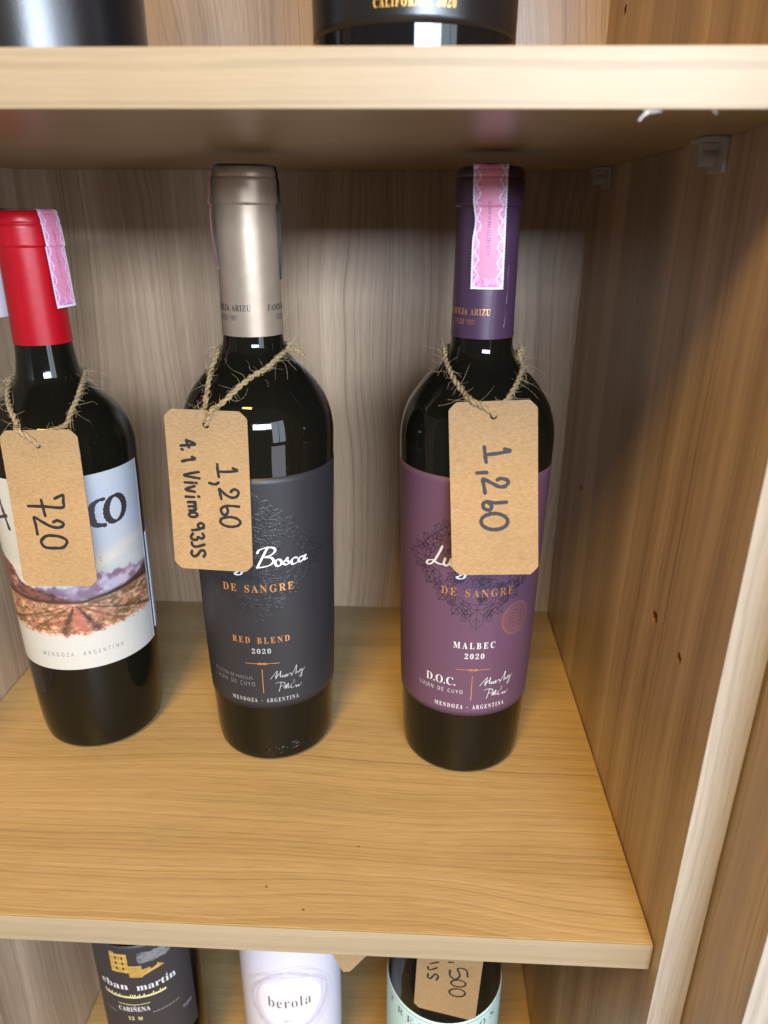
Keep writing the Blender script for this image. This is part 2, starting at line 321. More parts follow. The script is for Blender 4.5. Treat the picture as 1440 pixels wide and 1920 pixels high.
FONT = {
'bA': '87|-2,0 -2,4 2,4 5,6 7,9 10,15 41,93 45,93 77,17 80,11 82,7 85,4 89,4 89,0 46,0 46,4 54,5 57,9 56,12 55,16 51,26 21,26 16,14 15,13 15,12 15,11 15,10 17,5 25,4 26,4 26,0 23,32 48,32 35,64|5,7,6 5,33,7 33,8,7 5,31,33 32,8,33 5,21,31 21,32,31 21,20,32 20,8,32 5,22,21 19,8,20 19,9,8 18,9,19 4,22,5 4,23,22 4,24,23 17,9,18 4,25,24 17,10,9 4,26,25 4,27,26 3,27,4 16,10,17 16,11,10 2,27,3 2,28,27 15,11,16 15,12,11 1,28,2 0,28,1 0,29,28 0,30,29 14,12,15 14,13,12',
'bB': '89|3,0 3,3 9,4 12,6 14,10 15,16 15,74 15,79 14,82 12,85 10,87 7,87 3,88 3,91 44,91 70,86 79,70 74,57 57,49 77,41 84,26 81,15 74,7 63,2 48,0 36,50 38,50 47,51 53,54 56,60 57,69 56,77 54,82 50,86 43,87 40,86 38,85 37,82 36,78 44,5 52,6 57,10 59,16 60,26 59,35 55,42 49,45 39,46 36,46 36,13 37,9 38,7 40,5|12,14,13 12,34,14 34,15,14 11,34,12 10,34,11 10,35,34 33,15,34 9,35,10 9,36,35 33,16,15 32,16,33 8,36,9 8,37,36 7,37,8 31,16,32 7,38,37 6,38,7 6,25,38 30,16,31 5,25,6 30,17,16 29,17,30 28,17,29 28,18,17 27,18,28 26,18,27 5,26,25 5,48,26 48,18,26 48,47,18 47,46,18 46,19,18 5,49,48 45,19,46 44,19,45 44,20,19 43,20,44 43,21,20 42,21,43 4,49,5 41,21,42 41,22,21 4,50,49 3,50,4 40,22,41 3,51,50 40,23,22 3,52,51 2,52,3 39,23,40 2,39,52 2,23,39 1,23,2 0,23,1 0,24,23',
'bC': '94|51,-2 39,-1 27,4 18,11 11,21 7,32 5,46 7,59 11,70 18,80 28,87 39,92 52,93 62,92 73,88 75,87 78,87 82,89 84,93 87,93 87,62 84,62 78,73 71,81 63,87 53,89 35,78 29,45 35,15 56,5 64,6 72,9 79,14 86,21 89,18 73,3|11,13,12 17,19,18 17,20,19 11,14,13 10,25,11 25,14,11 10,26,25 24,14,25 16,20,17 24,15,14 24,16,15 24,23,16 23,22,16 22,20,16 9,26,10 8,26,9 8,27,26 21,20,22 7,27,8 6,27,7 5,27,6 5,28,27 4,28,5 32,34,33 3,28,4 32,35,34 3,29,28 31,35,32 2,29,3 30,35,31 29,35,30 2,35,29 1,35,2 1,0,35',
'bD': '99|4,0 4,3 9,4 13,6 14,9 15,15 15,75 14,81 12,85 9,87 3,88 3,91 44,91 66,88 81,79 90,65 94,46 82,11 46,0 44,5 56,7 64,15 69,28 70,46 64,76 45,87 40,86 38,85 37,82 36,77 36,14 37,10 38,7 40,5|10,12,11 10,13,12 10,25,13 25,14,13 9,25,10 8,25,9 8,26,25 24,14,25 8,27,26 7,27,8 7,28,27 7,29,28 6,29,7 24,15,14 6,30,29 23,15,24 5,30,6 23,16,15 22,16,23 22,17,16 21,17,22 20,17,21 4,30,5 4,31,30 20,18,17 4,32,31 3,32,4 19,18,20 3,33,32 2,33,3 2,19,33 2,18,19 1,18,2 0,18,1',
'bE': '88|3,0 3,3 9,4 12,6 14,10 15,16 15,74 14,81 12,85 9,87 3,88 3,91 80,91 80,64 77,64 74,75 68,81 59,85 46,86 43,86 40,86 38,85 37,83 37,81 37,78 37,49 39,49 46,50 52,54 55,60 58,69 61,69 61,24 57,24 56,31 55,36 52,40 48,43 43,44 37,44 37,13 37,9 38,7 41,6 46,6 55,6 63,8 69,11 74,15 79,21 82,29 86,29 80,0|10,12,11 10,18,12 18,17,12 17,16,12 16,15,12 15,13,12 9,18,10 8,18,9 8,19,18 8,20,19 8,21,20 7,21,8 7,22,21 7,23,22 7,24,23 6,24,7 6,25,24 14,13,15 5,25,6 29,31,30 29,32,31 28,32,29 27,35,28 35,32,28 26,36,27 36,35,27 5,26,25 5,39,26 39,38,26 38,37,26 37,36,26 5,40,39 34,32,35 33,32,34 49,51,50 49,52,51 48,52,49 4,40,5 47,52,48 4,41,40 46,52,47 3,41,4 3,42,41 45,52,46 3,43,42 44,52,45 2,43,3 2,44,43 2,52,44 1,52,2 0,52,1',
'bF': '81|3,0 3,3 9,5 12,7 14,11 15,17 15,75 14,81 12,85 9,87 3,88 3,91 79,91 79,64 75,64 74,71 71,77 67,81 62,84 55,86 46,86 42,86 40,86 38,85 37,84 37,82 36,80 36,49 38,49 46,51 51,54 55,60 57,69 60,69 60,24 57,24 55,34 51,40 46,44 38,45 36,45 36,16 37,12 38,9 39,6 42,5 46,4 51,3 51,0|10,12,11 10,20,12 20,19,12 19,18,12 18,17,12 17,16,12 16,13,12 9,20,10 8,21,9 21,20,9 8,22,21 8,23,22 8,24,23 7,24,8 7,25,24 7,26,25 6,26,7 6,27,26 15,13,16 5,27,6 14,13,15 31,33,32 31,34,33 30,34,31 29,34,30 28,37,29 37,34,29 5,28,27 5,40,28 40,39,28 39,38,28 38,37,28 5,41,40 36,34,37 35,34,36 4,41,5 4,42,41 4,43,42 3,43,4 3,44,43 2,44,3 2,45,44 2,46,45 1,46,2 1,47,46 0,47,1 0,48,47',
'bG': '102|54,-2 40,-1 28,4 19,11 11,21 7,32 6,46 7,59 11,70 19,80 28,87 39,92 51,93 62,92 74,88 76,87 78,87 80,88 81,89 82,90 84,93 87,93 87,62 84,62 81,69 76,76 71,81 66,85 60,88 53,89 35,78 29,46 31,27 36,13 44,5 55,3 62,3 66,5 68,9 69,14 69,26 68,31 66,34 62,36 55,36 55,40 100,40 100,36 95,36 91,34 90,31 89,26 89,6 71,0|11,13,12 19,21,20 19,22,21 11,14,13 10,29,11 29,14,11 18,22,19 10,30,29 28,14,29 17,22,18 28,15,14 27,15,28 16,22,17 27,16,15 27,26,16 26,25,16 25,22,16 9,30,10 8,30,9 8,31,30 24,22,25 7,31,8 23,22,24 6,31,7 5,31,6 5,32,31 44,46,45 44,47,46 43,47,44 43,48,47 43,49,48 42,49,43 42,50,49 41,50,42 4,32,5 41,51,50 40,51,41 4,33,32 40,52,51 39,52,40 3,33,4 38,52,39 3,34,33 2,34,3 37,52,38 37,53,52 36,53,37 2,35,34 1,35,2 35,53,36 1,53,35 1,0,53',
'bI': '52|3,0 3,3 8,5 12,6 14,10 15,15 15,77 14,82 13,85 9,87 3,88 3,91 49,91 49,88 43,87 39,85 37,82 37,77 37,15 37,12 37,9 39,7 41,5 45,4 49,3 49,0|10,12,11 10,13,12 9,13,10 9,14,13 8,14,9 8,15,14 7,15,8 7,16,15 6,16,7 6,17,16 5,17,6 5,18,17 5,19,18 4,19,5 4,20,19 3,20,4 3,21,20 3,22,21 2,22,3 2,23,22 1,23,2 1,24,23 0,24,1 0,25,24',
'bL': '85|3,0 3,3 9,4 12,6 14,10 15,16 15,76 14,81 12,85 9,87 3,88 3,91 50,91 50,88 45,87 42,87 39,85 38,83 37,80 36,76 36,17 37,12 37,9 38,7 40,6 43,6 47,6 56,6 63,8 69,11 74,16 78,22 82,31 85,31 80,0|10,12,11 10,13,12 9,13,10 9,14,13 9,15,14 8,15,9 8,16,15 8,17,16 7,17,8 7,18,17 6,18,7 6,19,18 5,19,6 5,20,19 31,33,32 31,34,33 30,34,31 5,21,20 4,21,5 29,34,30 4,22,21 28,34,29 3,22,4 3,23,22 27,34,28 3,24,23 2,24,3 2,25,24 26,34,27 2,26,25 2,34,26 1,34,2 0,34,1',
'bM': '127|3,0 3,3 9,4 12,6 14,10 15,16 15,76 15,80 14,83 13,85 11,86 7,87 3,88 3,91 37,91 63,28 90,91 123,91 123,88 118,87 115,85 113,81 112,76 112,17 112,12 113,9 114,6 116,5 119,4 123,3 123,0 79,0 79,3 83,4 87,5 89,6 90,9 91,12 91,17 91,80 58,0 54,0 21,78 21,16 22,10 24,6 28,4 34,3 34,0|12,14,13 12,11,14 11,10,14 10,9,14 9,42,14 42,15,14 15,39,16 39,17,16 39,19,17 19,18,17 39,20,19 8,42,9 39,21,20 7,42,8 39,22,21 6,42,7 15,40,39 38,22,39 6,43,42 41,15,42 5,43,6 38,23,22 41,40,15 38,24,23 37,24,38 5,44,43 4,44,5 36,24,37 36,25,24 3,44,4 3,45,44 35,25,36 35,26,25 34,26,35 2,45,3 34,27,26 2,46,45 33,27,34 33,28,27 1,46,2 1,47,46 32,28,33 32,29,28 0,47,1 0,48,47 31,29,32 31,30,29',
'bN': '99|81,-2 21,70 21,16 22,10 24,6 27,4 33,3 33,0 4,0 4,3 8,4 11,5 13,6 14,8 15,11 15,16 15,78 10,84 7,87 6,87 4,88 4,91 31,91 78,34 78,75 78,80 77,83 76,85 74,86 71,87 66,88 66,91 96,91 96,88 90,87 87,85 85,81 84,75 84,-2|20,22,21 20,19,22 19,18,22 18,23,22 30,32,31 30,33,32 29,33,30 29,34,33 28,34,29 28,35,34 17,23,18 27,35,28 27,36,35 26,36,27 16,23,17 25,36,26 25,37,36 24,37,25 15,1,16 1,23,16 23,37,24 23,38,37 15,2,1 0,23,1 0,38,23 14,2,15 14,3,2 13,3,14 13,4,3 12,4,13 12,5,4 11,5,12 10,5,11 10,6,5 9,6,10 8,6,9 8,7,6',
'bO': '105|52,-2 43,-1 34,1 26,6 19,12 13,19 9,27 6,36 6,46 6,55 9,64 13,72 19,79 26,85 34,90 43,92 53,93 63,92 71,90 79,85 86,80 92,73 96,65 99,55 100,46 99,36 96,27 92,19 86,12 79,6 71,1 62,-1 53,2 70,13 76,46 74,64 70,78 62,86 52,89 35,78 29,46 31,27 35,13 43,5|15,17,16 15,18,17 14,18,15 14,38,18 38,19,18 13,38,14 13,39,38 37,19,38 36,19,37 36,20,19 12,39,13 36,21,20 11,39,12 11,40,39 35,21,36 35,22,21 10,40,11 35,23,22 9,40,10 34,23,35 34,24,23 8,40,9 7,40,8 7,41,40 33,24,34 33,25,24 6,41,7 33,26,25 6,42,41 5,42,6 33,27,26 4,42,5 33,28,27 4,43,42 32,28,33 3,43,4 32,29,28 2,43,3 32,30,29 2,32,43 2,30,32 1,30,2 1,31,30 0,31,1',
'bR': '95|3,0 3,3 9,4 12,6 14,10 15,16 15,76 14,81 12,85 9,87 3,88 3,91 43,91 61,90 73,85 81,78 83,67 78,53 63,45 86,10 89,7 90,5 93,4 96,3 96,0 68,0 40,42 36,42 36,16 37,10 39,6 42,4 48,3 48,0 36,47 41,47 50,48 56,52 60,58 61,67 57,81 45,86 40,86 38,84 37,82 36,77|10,12,11 10,13,12 10,41,13 41,14,13 9,41,10 8,41,9 8,42,41 40,14,41 8,43,42 40,15,14 7,43,8 7,44,43 7,45,44 39,15,40 6,45,7 39,16,15 6,34,45 5,34,6 38,16,39 38,17,16 37,17,38 37,18,17 36,18,37 35,18,36 5,27,34 27,35,34 27,18,35 27,26,18 26,19,18 5,28,27 25,19,26 4,28,5 4,29,28 25,20,19 3,29,4 3,30,29 25,21,20 2,30,3 2,31,30 25,22,21 1,31,2 1,32,31 25,23,22 0,32,1 0,33,32 25,24,23',
'bS': '78|9,-2 9,32 12,32 17,19 22,10 30,5 39,3 46,4 51,7 55,12 56,18 53,26 45,32 33,38 22,44 15,51 11,58 10,66 11,74 13,81 18,86 23,90 30,92 37,93 41,93 46,92 51,91 56,90 57,89 58,89 59,89 60,89 63,90 64,93 68,93 68,64 64,64 62,71 59,77 54,82 50,86 44,88 39,89 33,88 28,85 25,81 24,76 25,71 27,67 32,64 38,61 51,55 58,51 63,47 67,42 70,38 71,32 72,27 71,19 68,12 63,6 56,2 48,-1 38,-2 35,-2 32,-2 28,-1 25,0 22,1 20,2 18,2 17,2 15,2 14,1 13,0 12,-2|22,24,23 32,34,33 32,35,34 22,25,24 21,25,22 21,26,25 21,27,26 31,35,32 20,42,21 42,27,21 42,28,27 42,29,28 42,30,29 42,31,30 20,43,42 41,31,42 41,40,31 40,39,31 39,38,31 38,35,31 20,44,43 19,44,20 19,45,44 19,46,45 18,46,19 37,35,38 18,47,46 17,47,18 17,48,47 36,35,37 17,49,48 16,49,17 16,50,49 16,51,50 15,51,16 15,52,51 15,53,52 14,53,15 14,54,53 13,54,14 13,55,54 12,55,13 12,56,55 12,57,56 11,57,12 0,2,1 0,3,2 11,58,57 10,58,11 0,4,3 10,59,58 9,59,10 8,59,9 8,60,59 0,73,4 73,72,4 72,5,4 7,60,8 7,61,60 72,71,5 71,6,5 6,61,7 71,61,6 70,61,71 69,61,70 68,61,69 68,62,61 0,74,73 67,62,68 66,62,67 0,75,74 65,62,66 65,63,62 64,63,65',
'bU': '98|50,-3 34,0 23,6 17,16 15,31 15,76 14,81 12,85 9,87 3,88 3,91 48,91 48,88 44,87 40,86 38,85 37,83 36,80 36,76 36,28 37,18 41,10 46,6 55,4 73,11 78,32 78,76 78,81 76,85 72,87 66,88 66,91 95,91 95,88 90,86 87,84 85,81 84,76 84,36 82,18 76,6 65,0|9,11,10 9,12,11 30,32,31 30,33,32 8,12,9 8,13,12 29,33,30 29,34,33 8,14,13 7,14,8 28,34,29 28,35,34 7,15,14 7,16,15 6,16,7 27,35,28 27,36,35 6,17,16 5,17,6 26,36,27 26,37,36 5,18,17 4,18,5 4,19,18 25,37,26 25,38,37 25,39,38 24,39,25 3,19,4 3,20,19 24,40,39 3,21,20 2,21,3 23,40,24 2,22,21 23,41,40 2,23,22 1,23,2 1,41,23 1,0,41',
'bZ': '88|4,0 4,2 55,86 43,86 35,85 28,84 23,81 19,77 15,71 12,63 9,63 11,91 81,91 81,89 31,6 48,6 60,7 70,12 77,21 81,33 85,33 81,0|10,7,11 7,6,11 6,5,11 5,4,11 4,12,11 4,13,12 4,3,13 3,2,13 2,14,13 1,14,2 10,8,7 10,9,8 18,20,19 18,21,20 17,21,18 16,21,17 15,21,16 1,15,14 1,21,15 0,21,1',
'bP': '84|3,0 3,3 9,4 12,6 14,10 15,16 15,76 14,81 12,85 9,87 3,88 3,91 43,91 57,90 67,88 73,84 78,80 81,73 82,66 80,56 73,48 63,43 48,41 36,41 36,16 37,10 39,6 42,4 48,3 48,0 36,46 40,46 49,47 54,51 57,57 58,66 58,75 55,81 50,85 43,86 40,86 38,85 37,83 36,80|10,12,11 10,13,12 10,14,13 10,39,14 39,15,14 9,39,10 8,39,9 8,40,39 38,15,39 8,41,40 37,15,38 7,41,8 7,42,41 37,16,15 7,43,42 36,16,37 6,43,7 6,30,43 36,17,16 5,30,6 35,17,36 35,18,17 35,19,18 34,19,35 33,19,34 33,20,19 32,20,33 32,21,20 31,21,32 5,31,30 5,23,31 23,21,31 23,22,21 5,24,23 4,24,5 4,25,24 3,25,4 3,26,25 2,26,3 2,27,26 1,27,2 1,28,27 0,28,1 0,29,28',
'bT': '85|18,0 18,3 25,4 28,6 30,10 31,16 31,87 30,87 20,85 13,81 8,73 6,64 2,64 2,91 82,91 82,63 79,63 71,81 54,87 53,87 53,16 53,10 55,6 59,4 66,3 66,0|12,10,13 10,9,13 9,8,13 8,7,13 7,14,13 7,19,14 19,18,14 18,17,14 17,15,14 6,19,7 5,19,6 5,20,19 16,15,17 12,11,10 4,20,5 4,21,20 3,21,4 3,22,21 2,22,3 2,23,22 1,23,2 1,24,23 0,24,1 0,25,24',
'bJ': '66|22,-13 16,-12 10,-11 6,-8 2,-4 0,0 -1,5 0,9 2,12 5,14 9,15 13,14 16,12 18,9 19,6 18,3 17,0 16,-3 15,-4 17,-7 21,-8 25,-7 28,-5 29,-1 30,4 30,73 29,78 28,82 27,84 24,86 21,87 16,88 16,91 63,91 63,88 58,87 55,86 53,85 52,82 51,78 51,73 51,18 44,-5|31,33,32 31,34,33 30,34,31 30,35,34 30,36,35 29,36,30 29,37,36 28,37,29 28,38,37 27,38,28 27,39,38 26,39,27 26,40,39 25,40,26 24,40,25 24,41,40 24,42,41 9,11,10 9,12,11 8,12,9 8,13,12 7,13,8 7,14,13 6,14,7 6,15,14 5,15,6 23,42,24 5,16,15 4,16,5 4,17,16 22,42,23 4,18,17 4,19,18 3,19,4 21,42,22 21,0,42 3,20,19 20,0,21 2,20,3 2,0,20 1,0,2',
'b0': '75|38,-1 27,0 18,5 12,12 8,22 5,34 5,48 5,62 8,74 12,84 18,91 27,96 38,97 48,96 57,91 63,84 67,74 70,62 71,48 70,34 67,22 63,12 57,5 48,0 38,7 44,10 47,18 49,31 50,48 49,65 47,78 44,86 38,89 31,86 28,78 26,65 25,48 26,31 28,18 31,10|11,13,12 10,13,11 10,14,13 9,32,10 32,14,10 32,15,14 9,33,32 31,15,32 9,34,33 30,15,31 8,34,9 30,16,15 8,35,34 29,16,30 7,35,8 29,17,16 7,36,35 28,17,29 6,36,7 28,18,17 5,36,6 5,37,36 27,18,28 27,19,18 4,37,5 27,20,19 4,38,37 26,20,27 3,38,4 26,21,20 3,39,38 25,21,26 2,39,3 25,22,21 2,24,39 24,22,25 2,22,24 1,22,2 1,23,22 0,23,1',
'b1': '75|13,0 13,7 24,7 27,8 29,9 30,12 31,16 31,83 26,78 22,73 17,70 13,69 10,70 8,72 6,75 6,79 10,80 15,82 20,85 26,89 36,96 51,96 51,16 51,12 52,9 54,8 58,7 69,7 69,0|19,21,20 19,7,21 7,22,21 18,7,19 17,7,18 17,8,7 6,22,7 16,8,17 15,8,16 14,8,15 14,9,8 13,9,14 13,10,9 12,10,13 12,11,10 5,22,6 5,23,22 5,24,23 4,24,5 4,25,24 3,25,4 3,26,25 2,26,3 0,2,1 0,26,2 0,27,26 0,28,27',
'b2': '75|5,0 5,14 25,34 32,42 37,49 41,55 44,61 45,68 45,74 45,81 42,85 39,88 35,89 29,88 25,83 23,76 22,66 15,67 10,69 6,73 5,79 6,84 9,88 13,92 18,95 26,97 35,97 48,96 58,91 64,84 66,75 65,70 64,66 62,61 58,56 54,50 48,44 40,36 31,28 17,15 49,15 53,15 56,17 58,20 60,24 61,28 69,28 68,0|25,27,26 24,27,25 24,28,27 23,28,24 22,28,23 22,12,28 12,29,28 22,13,12 11,29,12 10,29,11 21,13,22 21,14,13 9,29,10 9,30,29 20,14,21 20,15,14 8,30,9 19,15,20 19,16,15 8,31,30 7,31,8 18,16,19 7,32,31 17,16,18 6,32,7 6,33,32 5,33,6 5,34,33 5,35,34 4,35,5 4,36,35 3,36,4 3,37,36 2,37,3 2,38,37 1,38,2 44,46,45 44,47,46 1,39,38 43,47,44 42,47,43 41,47,42 40,47,41 1,40,39 1,47,40 0,47,1',
'b9': '75|30,-1 23,-1 18,1 13,3 11,7 9,10 8,14 9,17 10,19 12,20 15,21 17,16 21,11 25,8 31,7 45,17 50,46 47,42 42,40 37,38 31,37 21,39 12,44 7,53 5,65 6,74 8,82 13,88 19,93 27,96 35,97 45,96 53,93 60,87 65,78 68,66 69,52 69,41 67,31 64,22 60,14 55,8 48,3 40,0 37,47 41,47 45,49 48,52 50,56 49,70 46,81 42,86 36,88 31,87 27,83 25,75 24,66 27,51|29,31,30 28,31,29 28,32,31 27,32,28 27,52,32 52,33,32 26,52,27 26,53,52 51,33,52 26,54,53 51,34,33 50,34,51 26,55,54 25,55,26 49,34,50 49,35,34 25,56,55 24,56,25 48,35,49 48,36,35 24,57,56 23,57,24 47,36,48 22,57,23 47,37,36 46,37,47 22,44,57 45,16,46 16,37,46 44,16,45 22,16,44 22,17,16 15,37,16 21,17,22 21,18,17 15,38,37 21,19,18 20,19,21 15,39,38 15,40,39 9,11,10 8,11,9 7,11,8 14,40,15 6,11,7 6,12,11 14,41,40 5,12,6 5,13,12 4,13,5 4,14,13 14,42,41 4,42,14 3,42,4 2,42,3 2,43,42 1,43,2 1,0,43',
'ba': '69|51,-2 43,0 40,7 30,0 19,-2 13,-1 8,2 5,7 4,13 6,21 13,27 24,33 40,38 40,48 39,53 37,56 34,58 30,59 23,58 21,55 21,54 23,51 24,49 25,46 24,43 22,40 19,39 15,38 12,39 9,41 7,44 7,47 7,52 10,56 14,59 19,62 25,63 32,64 45,62 53,58 57,52 59,42 59,12 59,10 59,8 60,7 61,7 62,7 64,8 66,6 59,0 30,7 32,7 35,8 37,10 40,13 40,34 28,28 24,17 25,9|36,38,37 35,38,36 35,39,38 34,17,35 17,39,35 34,18,17 16,39,17 33,18,34 15,39,16 15,40,39 33,19,18 14,40,15 32,19,33 32,20,19 32,21,20 13,40,14 31,21,32 13,41,40 31,22,21 31,23,22 12,41,13 30,23,31 30,24,23 29,24,30 29,25,24 12,42,41 28,25,29 28,26,25 27,26,28 11,56,12 56,42,12 11,57,56 55,42,56 10,57,11 10,58,57 9,58,10 8,58,9 8,59,58 7,59,8 54,42,55 54,43,42 53,43,54 53,44,43 7,51,59 47,49,48 52,44,53 52,45,44 46,49,47 52,46,45 51,2,52 2,46,52 51,3,2 1,46,2 6,51,7 1,49,46 6,3,51 1,50,49 5,3,6 5,4,3 0,50,1',
'bb': '72|9,-2 9,78 8,83 7,86 5,87 2,88 2,91 28,91 28,56 35,62 44,64 51,63 57,60 62,55 65,49 68,42 68,33 67,24 65,15 60,8 54,3 47,-1 38,-2 30,0 21,6 11,-2 37,3 43,5 46,10 48,19 49,32 48,43 46,50 42,55 37,56 34,55 31,54 29,51 28,48 28,14 30,6|5,7,6 5,4,7 4,3,7 3,8,7 2,8,3 1,8,2 0,8,1 9,11,10 9,12,11 8,12,9 8,34,12 34,13,12 8,35,34 33,13,34 0,37,8 37,36,8 36,35,8 33,14,13 32,14,33 0,38,37 31,14,32 31,15,14 0,39,38 30,15,31 30,16,15 30,17,16 29,17,30 29,18,17 28,18,29 28,19,18 0,24,39 24,40,39 27,19,28 27,20,19 0,25,24 23,40,24 23,26,40 26,20,27 23,20,26 23,21,20 22,21,23',
'be': '60|31,-2 23,-1 17,2 12,7 7,14 5,22 4,31 5,40 8,48 12,55 17,60 24,63 31,64 42,62 50,56 55,47 57,35 57,33 23,33 28,15 40,8 47,11 54,17 57,15 46,2 23,38 40,38 40,43 40,50 39,55 36,58 32,59 25,55 23,41|11,13,12 10,13,11 10,31,13 31,14,13 9,31,10 9,32,31 30,14,31 29,14,30 29,15,14 28,15,29 9,33,32 8,33,9 27,15,28 7,33,8 27,16,15 26,16,27 7,25,33 6,25,7 6,26,25 6,18,26 18,16,26 18,17,16 6,19,18 5,19,6 4,19,5 21,23,22 4,20,19 21,24,23 3,20,4 20,24,21 3,24,20 2,24,3 2,0,24 1,0,2',
'bm': '111|4,0 4,3 7,4 9,5 10,7 10,11 10,51 10,54 9,57 7,58 4,59 4,62 29,62 29,53 38,61 47,64 58,61 64,52 73,61 84,64 96,58 101,42 101,11 101,8 102,5 104,4 107,3 107,0 75,0 75,3 79,4 81,5 82,8 82,11 82,43 82,48 81,52 79,54 75,54 70,53 65,47 65,11 65,8 66,5 68,4 71,3 71,0 40,0 40,3 43,4 45,5 46,8 46,11 46,43 46,48 45,52 43,54 40,54 34,52 29,47 29,11 30,8 30,5 32,4 35,3 35,0|14,16,15 18,20,19 10,12,11 10,9,12 9,13,12 13,16,14 13,57,16 57,17,16 17,20,18 17,38,20 38,37,20 37,21,20 8,13,9 7,13,8 13,58,57 56,17,57 17,39,38 6,13,7 36,21,37 55,17,56 6,58,13 17,40,39 6,59,58 55,40,17 35,21,36 54,40,55 5,59,6 34,21,35 53,40,54 53,41,40 5,60,59 52,41,53 33,21,34 33,22,21 4,60,5 4,61,60 51,41,52 51,42,41 32,22,33 32,23,22 4,62,61 50,42,51 50,43,42 31,23,32 31,24,23 3,62,4 3,63,62 49,43,50 49,44,43 30,24,31 30,25,24 2,63,3 2,64,63 48,44,49 48,45,44 29,25,30 29,26,25 1,64,2 0,64,1 0,65,64 47,45,48 47,46,45 28,26,29 28,27,26',
'bn': '76|4,0 4,3 7,4 9,5 10,7 10,11 10,51 10,54 9,57 7,58 4,59 4,62 30,62 30,53 38,61 49,64 62,58 66,42 66,11 66,8 67,5 69,4 73,3 73,0 40,0 40,3 41,3 46,5 47,11 47,43 47,48 46,52 44,54 41,54 35,52 30,47 30,11 30,8 31,5 33,4 36,3 36,0|14,16,15 10,12,11 10,9,12 9,13,12 13,16,14 13,33,16 33,32,16 32,17,16 8,13,9 7,13,8 13,34,33 6,13,7 31,17,32 6,34,13 6,35,34 30,17,31 5,35,6 29,17,30 5,36,35 28,17,29 28,18,17 4,36,5 4,37,36 27,18,28 27,19,18 4,38,37 27,20,19 3,38,4 26,20,27 3,39,38 26,21,20 2,39,3 2,40,39 26,22,21 1,40,2 0,40,1 0,41,40 24,26,25 24,22,26 24,23,22',
'br': '57|4,0 4,3 7,4 9,5 10,7 10,11 10,50 10,55 9,57 7,58 4,59 4,62 29,62 29,50 33,56 37,60 42,63 47,64 52,63 55,61 57,57 58,53 57,50 56,47 53,45 50,44 47,45 44,46 43,48 41,50 40,51 38,52 35,51 32,48 30,44 30,38 30,11 30,7 32,5 35,4 39,3 39,0|16,18,17 16,19,18 15,19,16 10,12,11 10,9,12 9,13,12 15,20,19 14,20,15 8,13,9 14,21,20 7,13,8 13,31,14 31,21,14 6,13,7 31,22,21 13,32,31 30,22,31 29,22,30 13,33,32 5,13,6 5,33,13 28,22,29 28,23,22 5,34,33 27,23,28 27,24,23 26,24,27 26,25,24 5,35,34 5,36,35 4,36,5 4,37,36 3,37,4 3,38,37 2,38,3 2,39,38 1,39,2 1,40,39 0,40,1 0,41,40',
'bt': '46|25,-2 18,-1 13,2 11,7 10,14 10,56 4,56 4,60 11,67 18,74 22,80 26,85 29,85 29,62 42,62 42,56 29,56 29,16 29,13 30,10 31,9 34,8 38,10 41,15 44,13 36,2|10,12,11 10,13,12 9,13,10 8,13,9 7,13,8 7,14,13 7,15,14 6,15,7 5,15,6 4,16,5 16,15,5 4,17,16 4,18,17 22,24,23 3,18,4 22,25,24 3,19,18 3,20,19 21,25,22 3,21,20 3,25,21 2,25,3 1,25,2 1,0,25',
'bo': '67|34,-2 25,-1 18,2 12,7 8,14 5,22 4,31 5,40 8,48 12,54 18,59 25,63 34,64 42,63 49,60 55,55 60,48 62,40 63,31 62,22 60,14 55,7 49,2 42,-1 34,2 39,4 42,8 43,11 43,16 44,23 44,31 43,45 42,54 38,58 34,60 29,58 26,54 24,45 23,31 24,23 24,16 25,11 26,8 29,4|11,13,12 11,14,13 10,34,11 34,14,11 10,35,34 33,14,34 33,15,14 9,35,10 9,36,35 32,15,33 32,16,15 8,36,9 8,37,36 31,16,32 31,17,16 7,37,8 30,17,31 7,38,37 30,18,17 6,38,7 6,39,38 5,39,6 29,18,30 29,19,18 5,40,39 28,19,29 4,40,5 28,20,19 4,41,40 27,20,28 3,41,4 27,21,20 3,42,41 26,21,27 3,43,42 25,21,26 2,43,3 25,22,21 2,24,43 24,22,25 1,24,2 1,22,24 1,23,22 0,23,1',
'bl': '40|4,0 4,3 7,4 9,5 10,7 10,11 10,80 10,83 9,86 8,87 4,88 4,91 30,91 30,11 30,8 31,5 33,4 36,3 36,0|10,12,11 10,9,12 9,8,12 8,7,12 7,13,12 6,13,7 5,13,6 4,13,5 4,14,13 4,15,14 3,15,4 3,16,15 2,16,3 2,17,16 1,17,2 0,17,1 0,18,17',
'bi': '40|4,0 4,3 7,4 9,5 10,7 10,11 10,50 10,54 9,57 7,58 4,59 4,62 30,62 30,11 30,8 31,5 33,4 36,3 36,0 20,72 16,73 13,75 11,79 10,82 11,86 13,90 16,92 20,93 24,92 27,90 29,86 30,82 29,79 27,75 24,73|26,28,27 25,28,26 25,29,28 24,29,25 24,30,29 23,30,24 23,31,30 22,31,23 22,32,31 21,32,22 21,33,32 20,33,21 20,34,33 19,34,20 10,12,11 10,9,12 9,8,12 8,13,12 7,13,8 6,13,7 5,13,6 4,13,5 4,14,13 4,15,14 3,15,4 3,16,15 2,16,3 2,17,16 1,17,2 0,17,1 0,18,17',
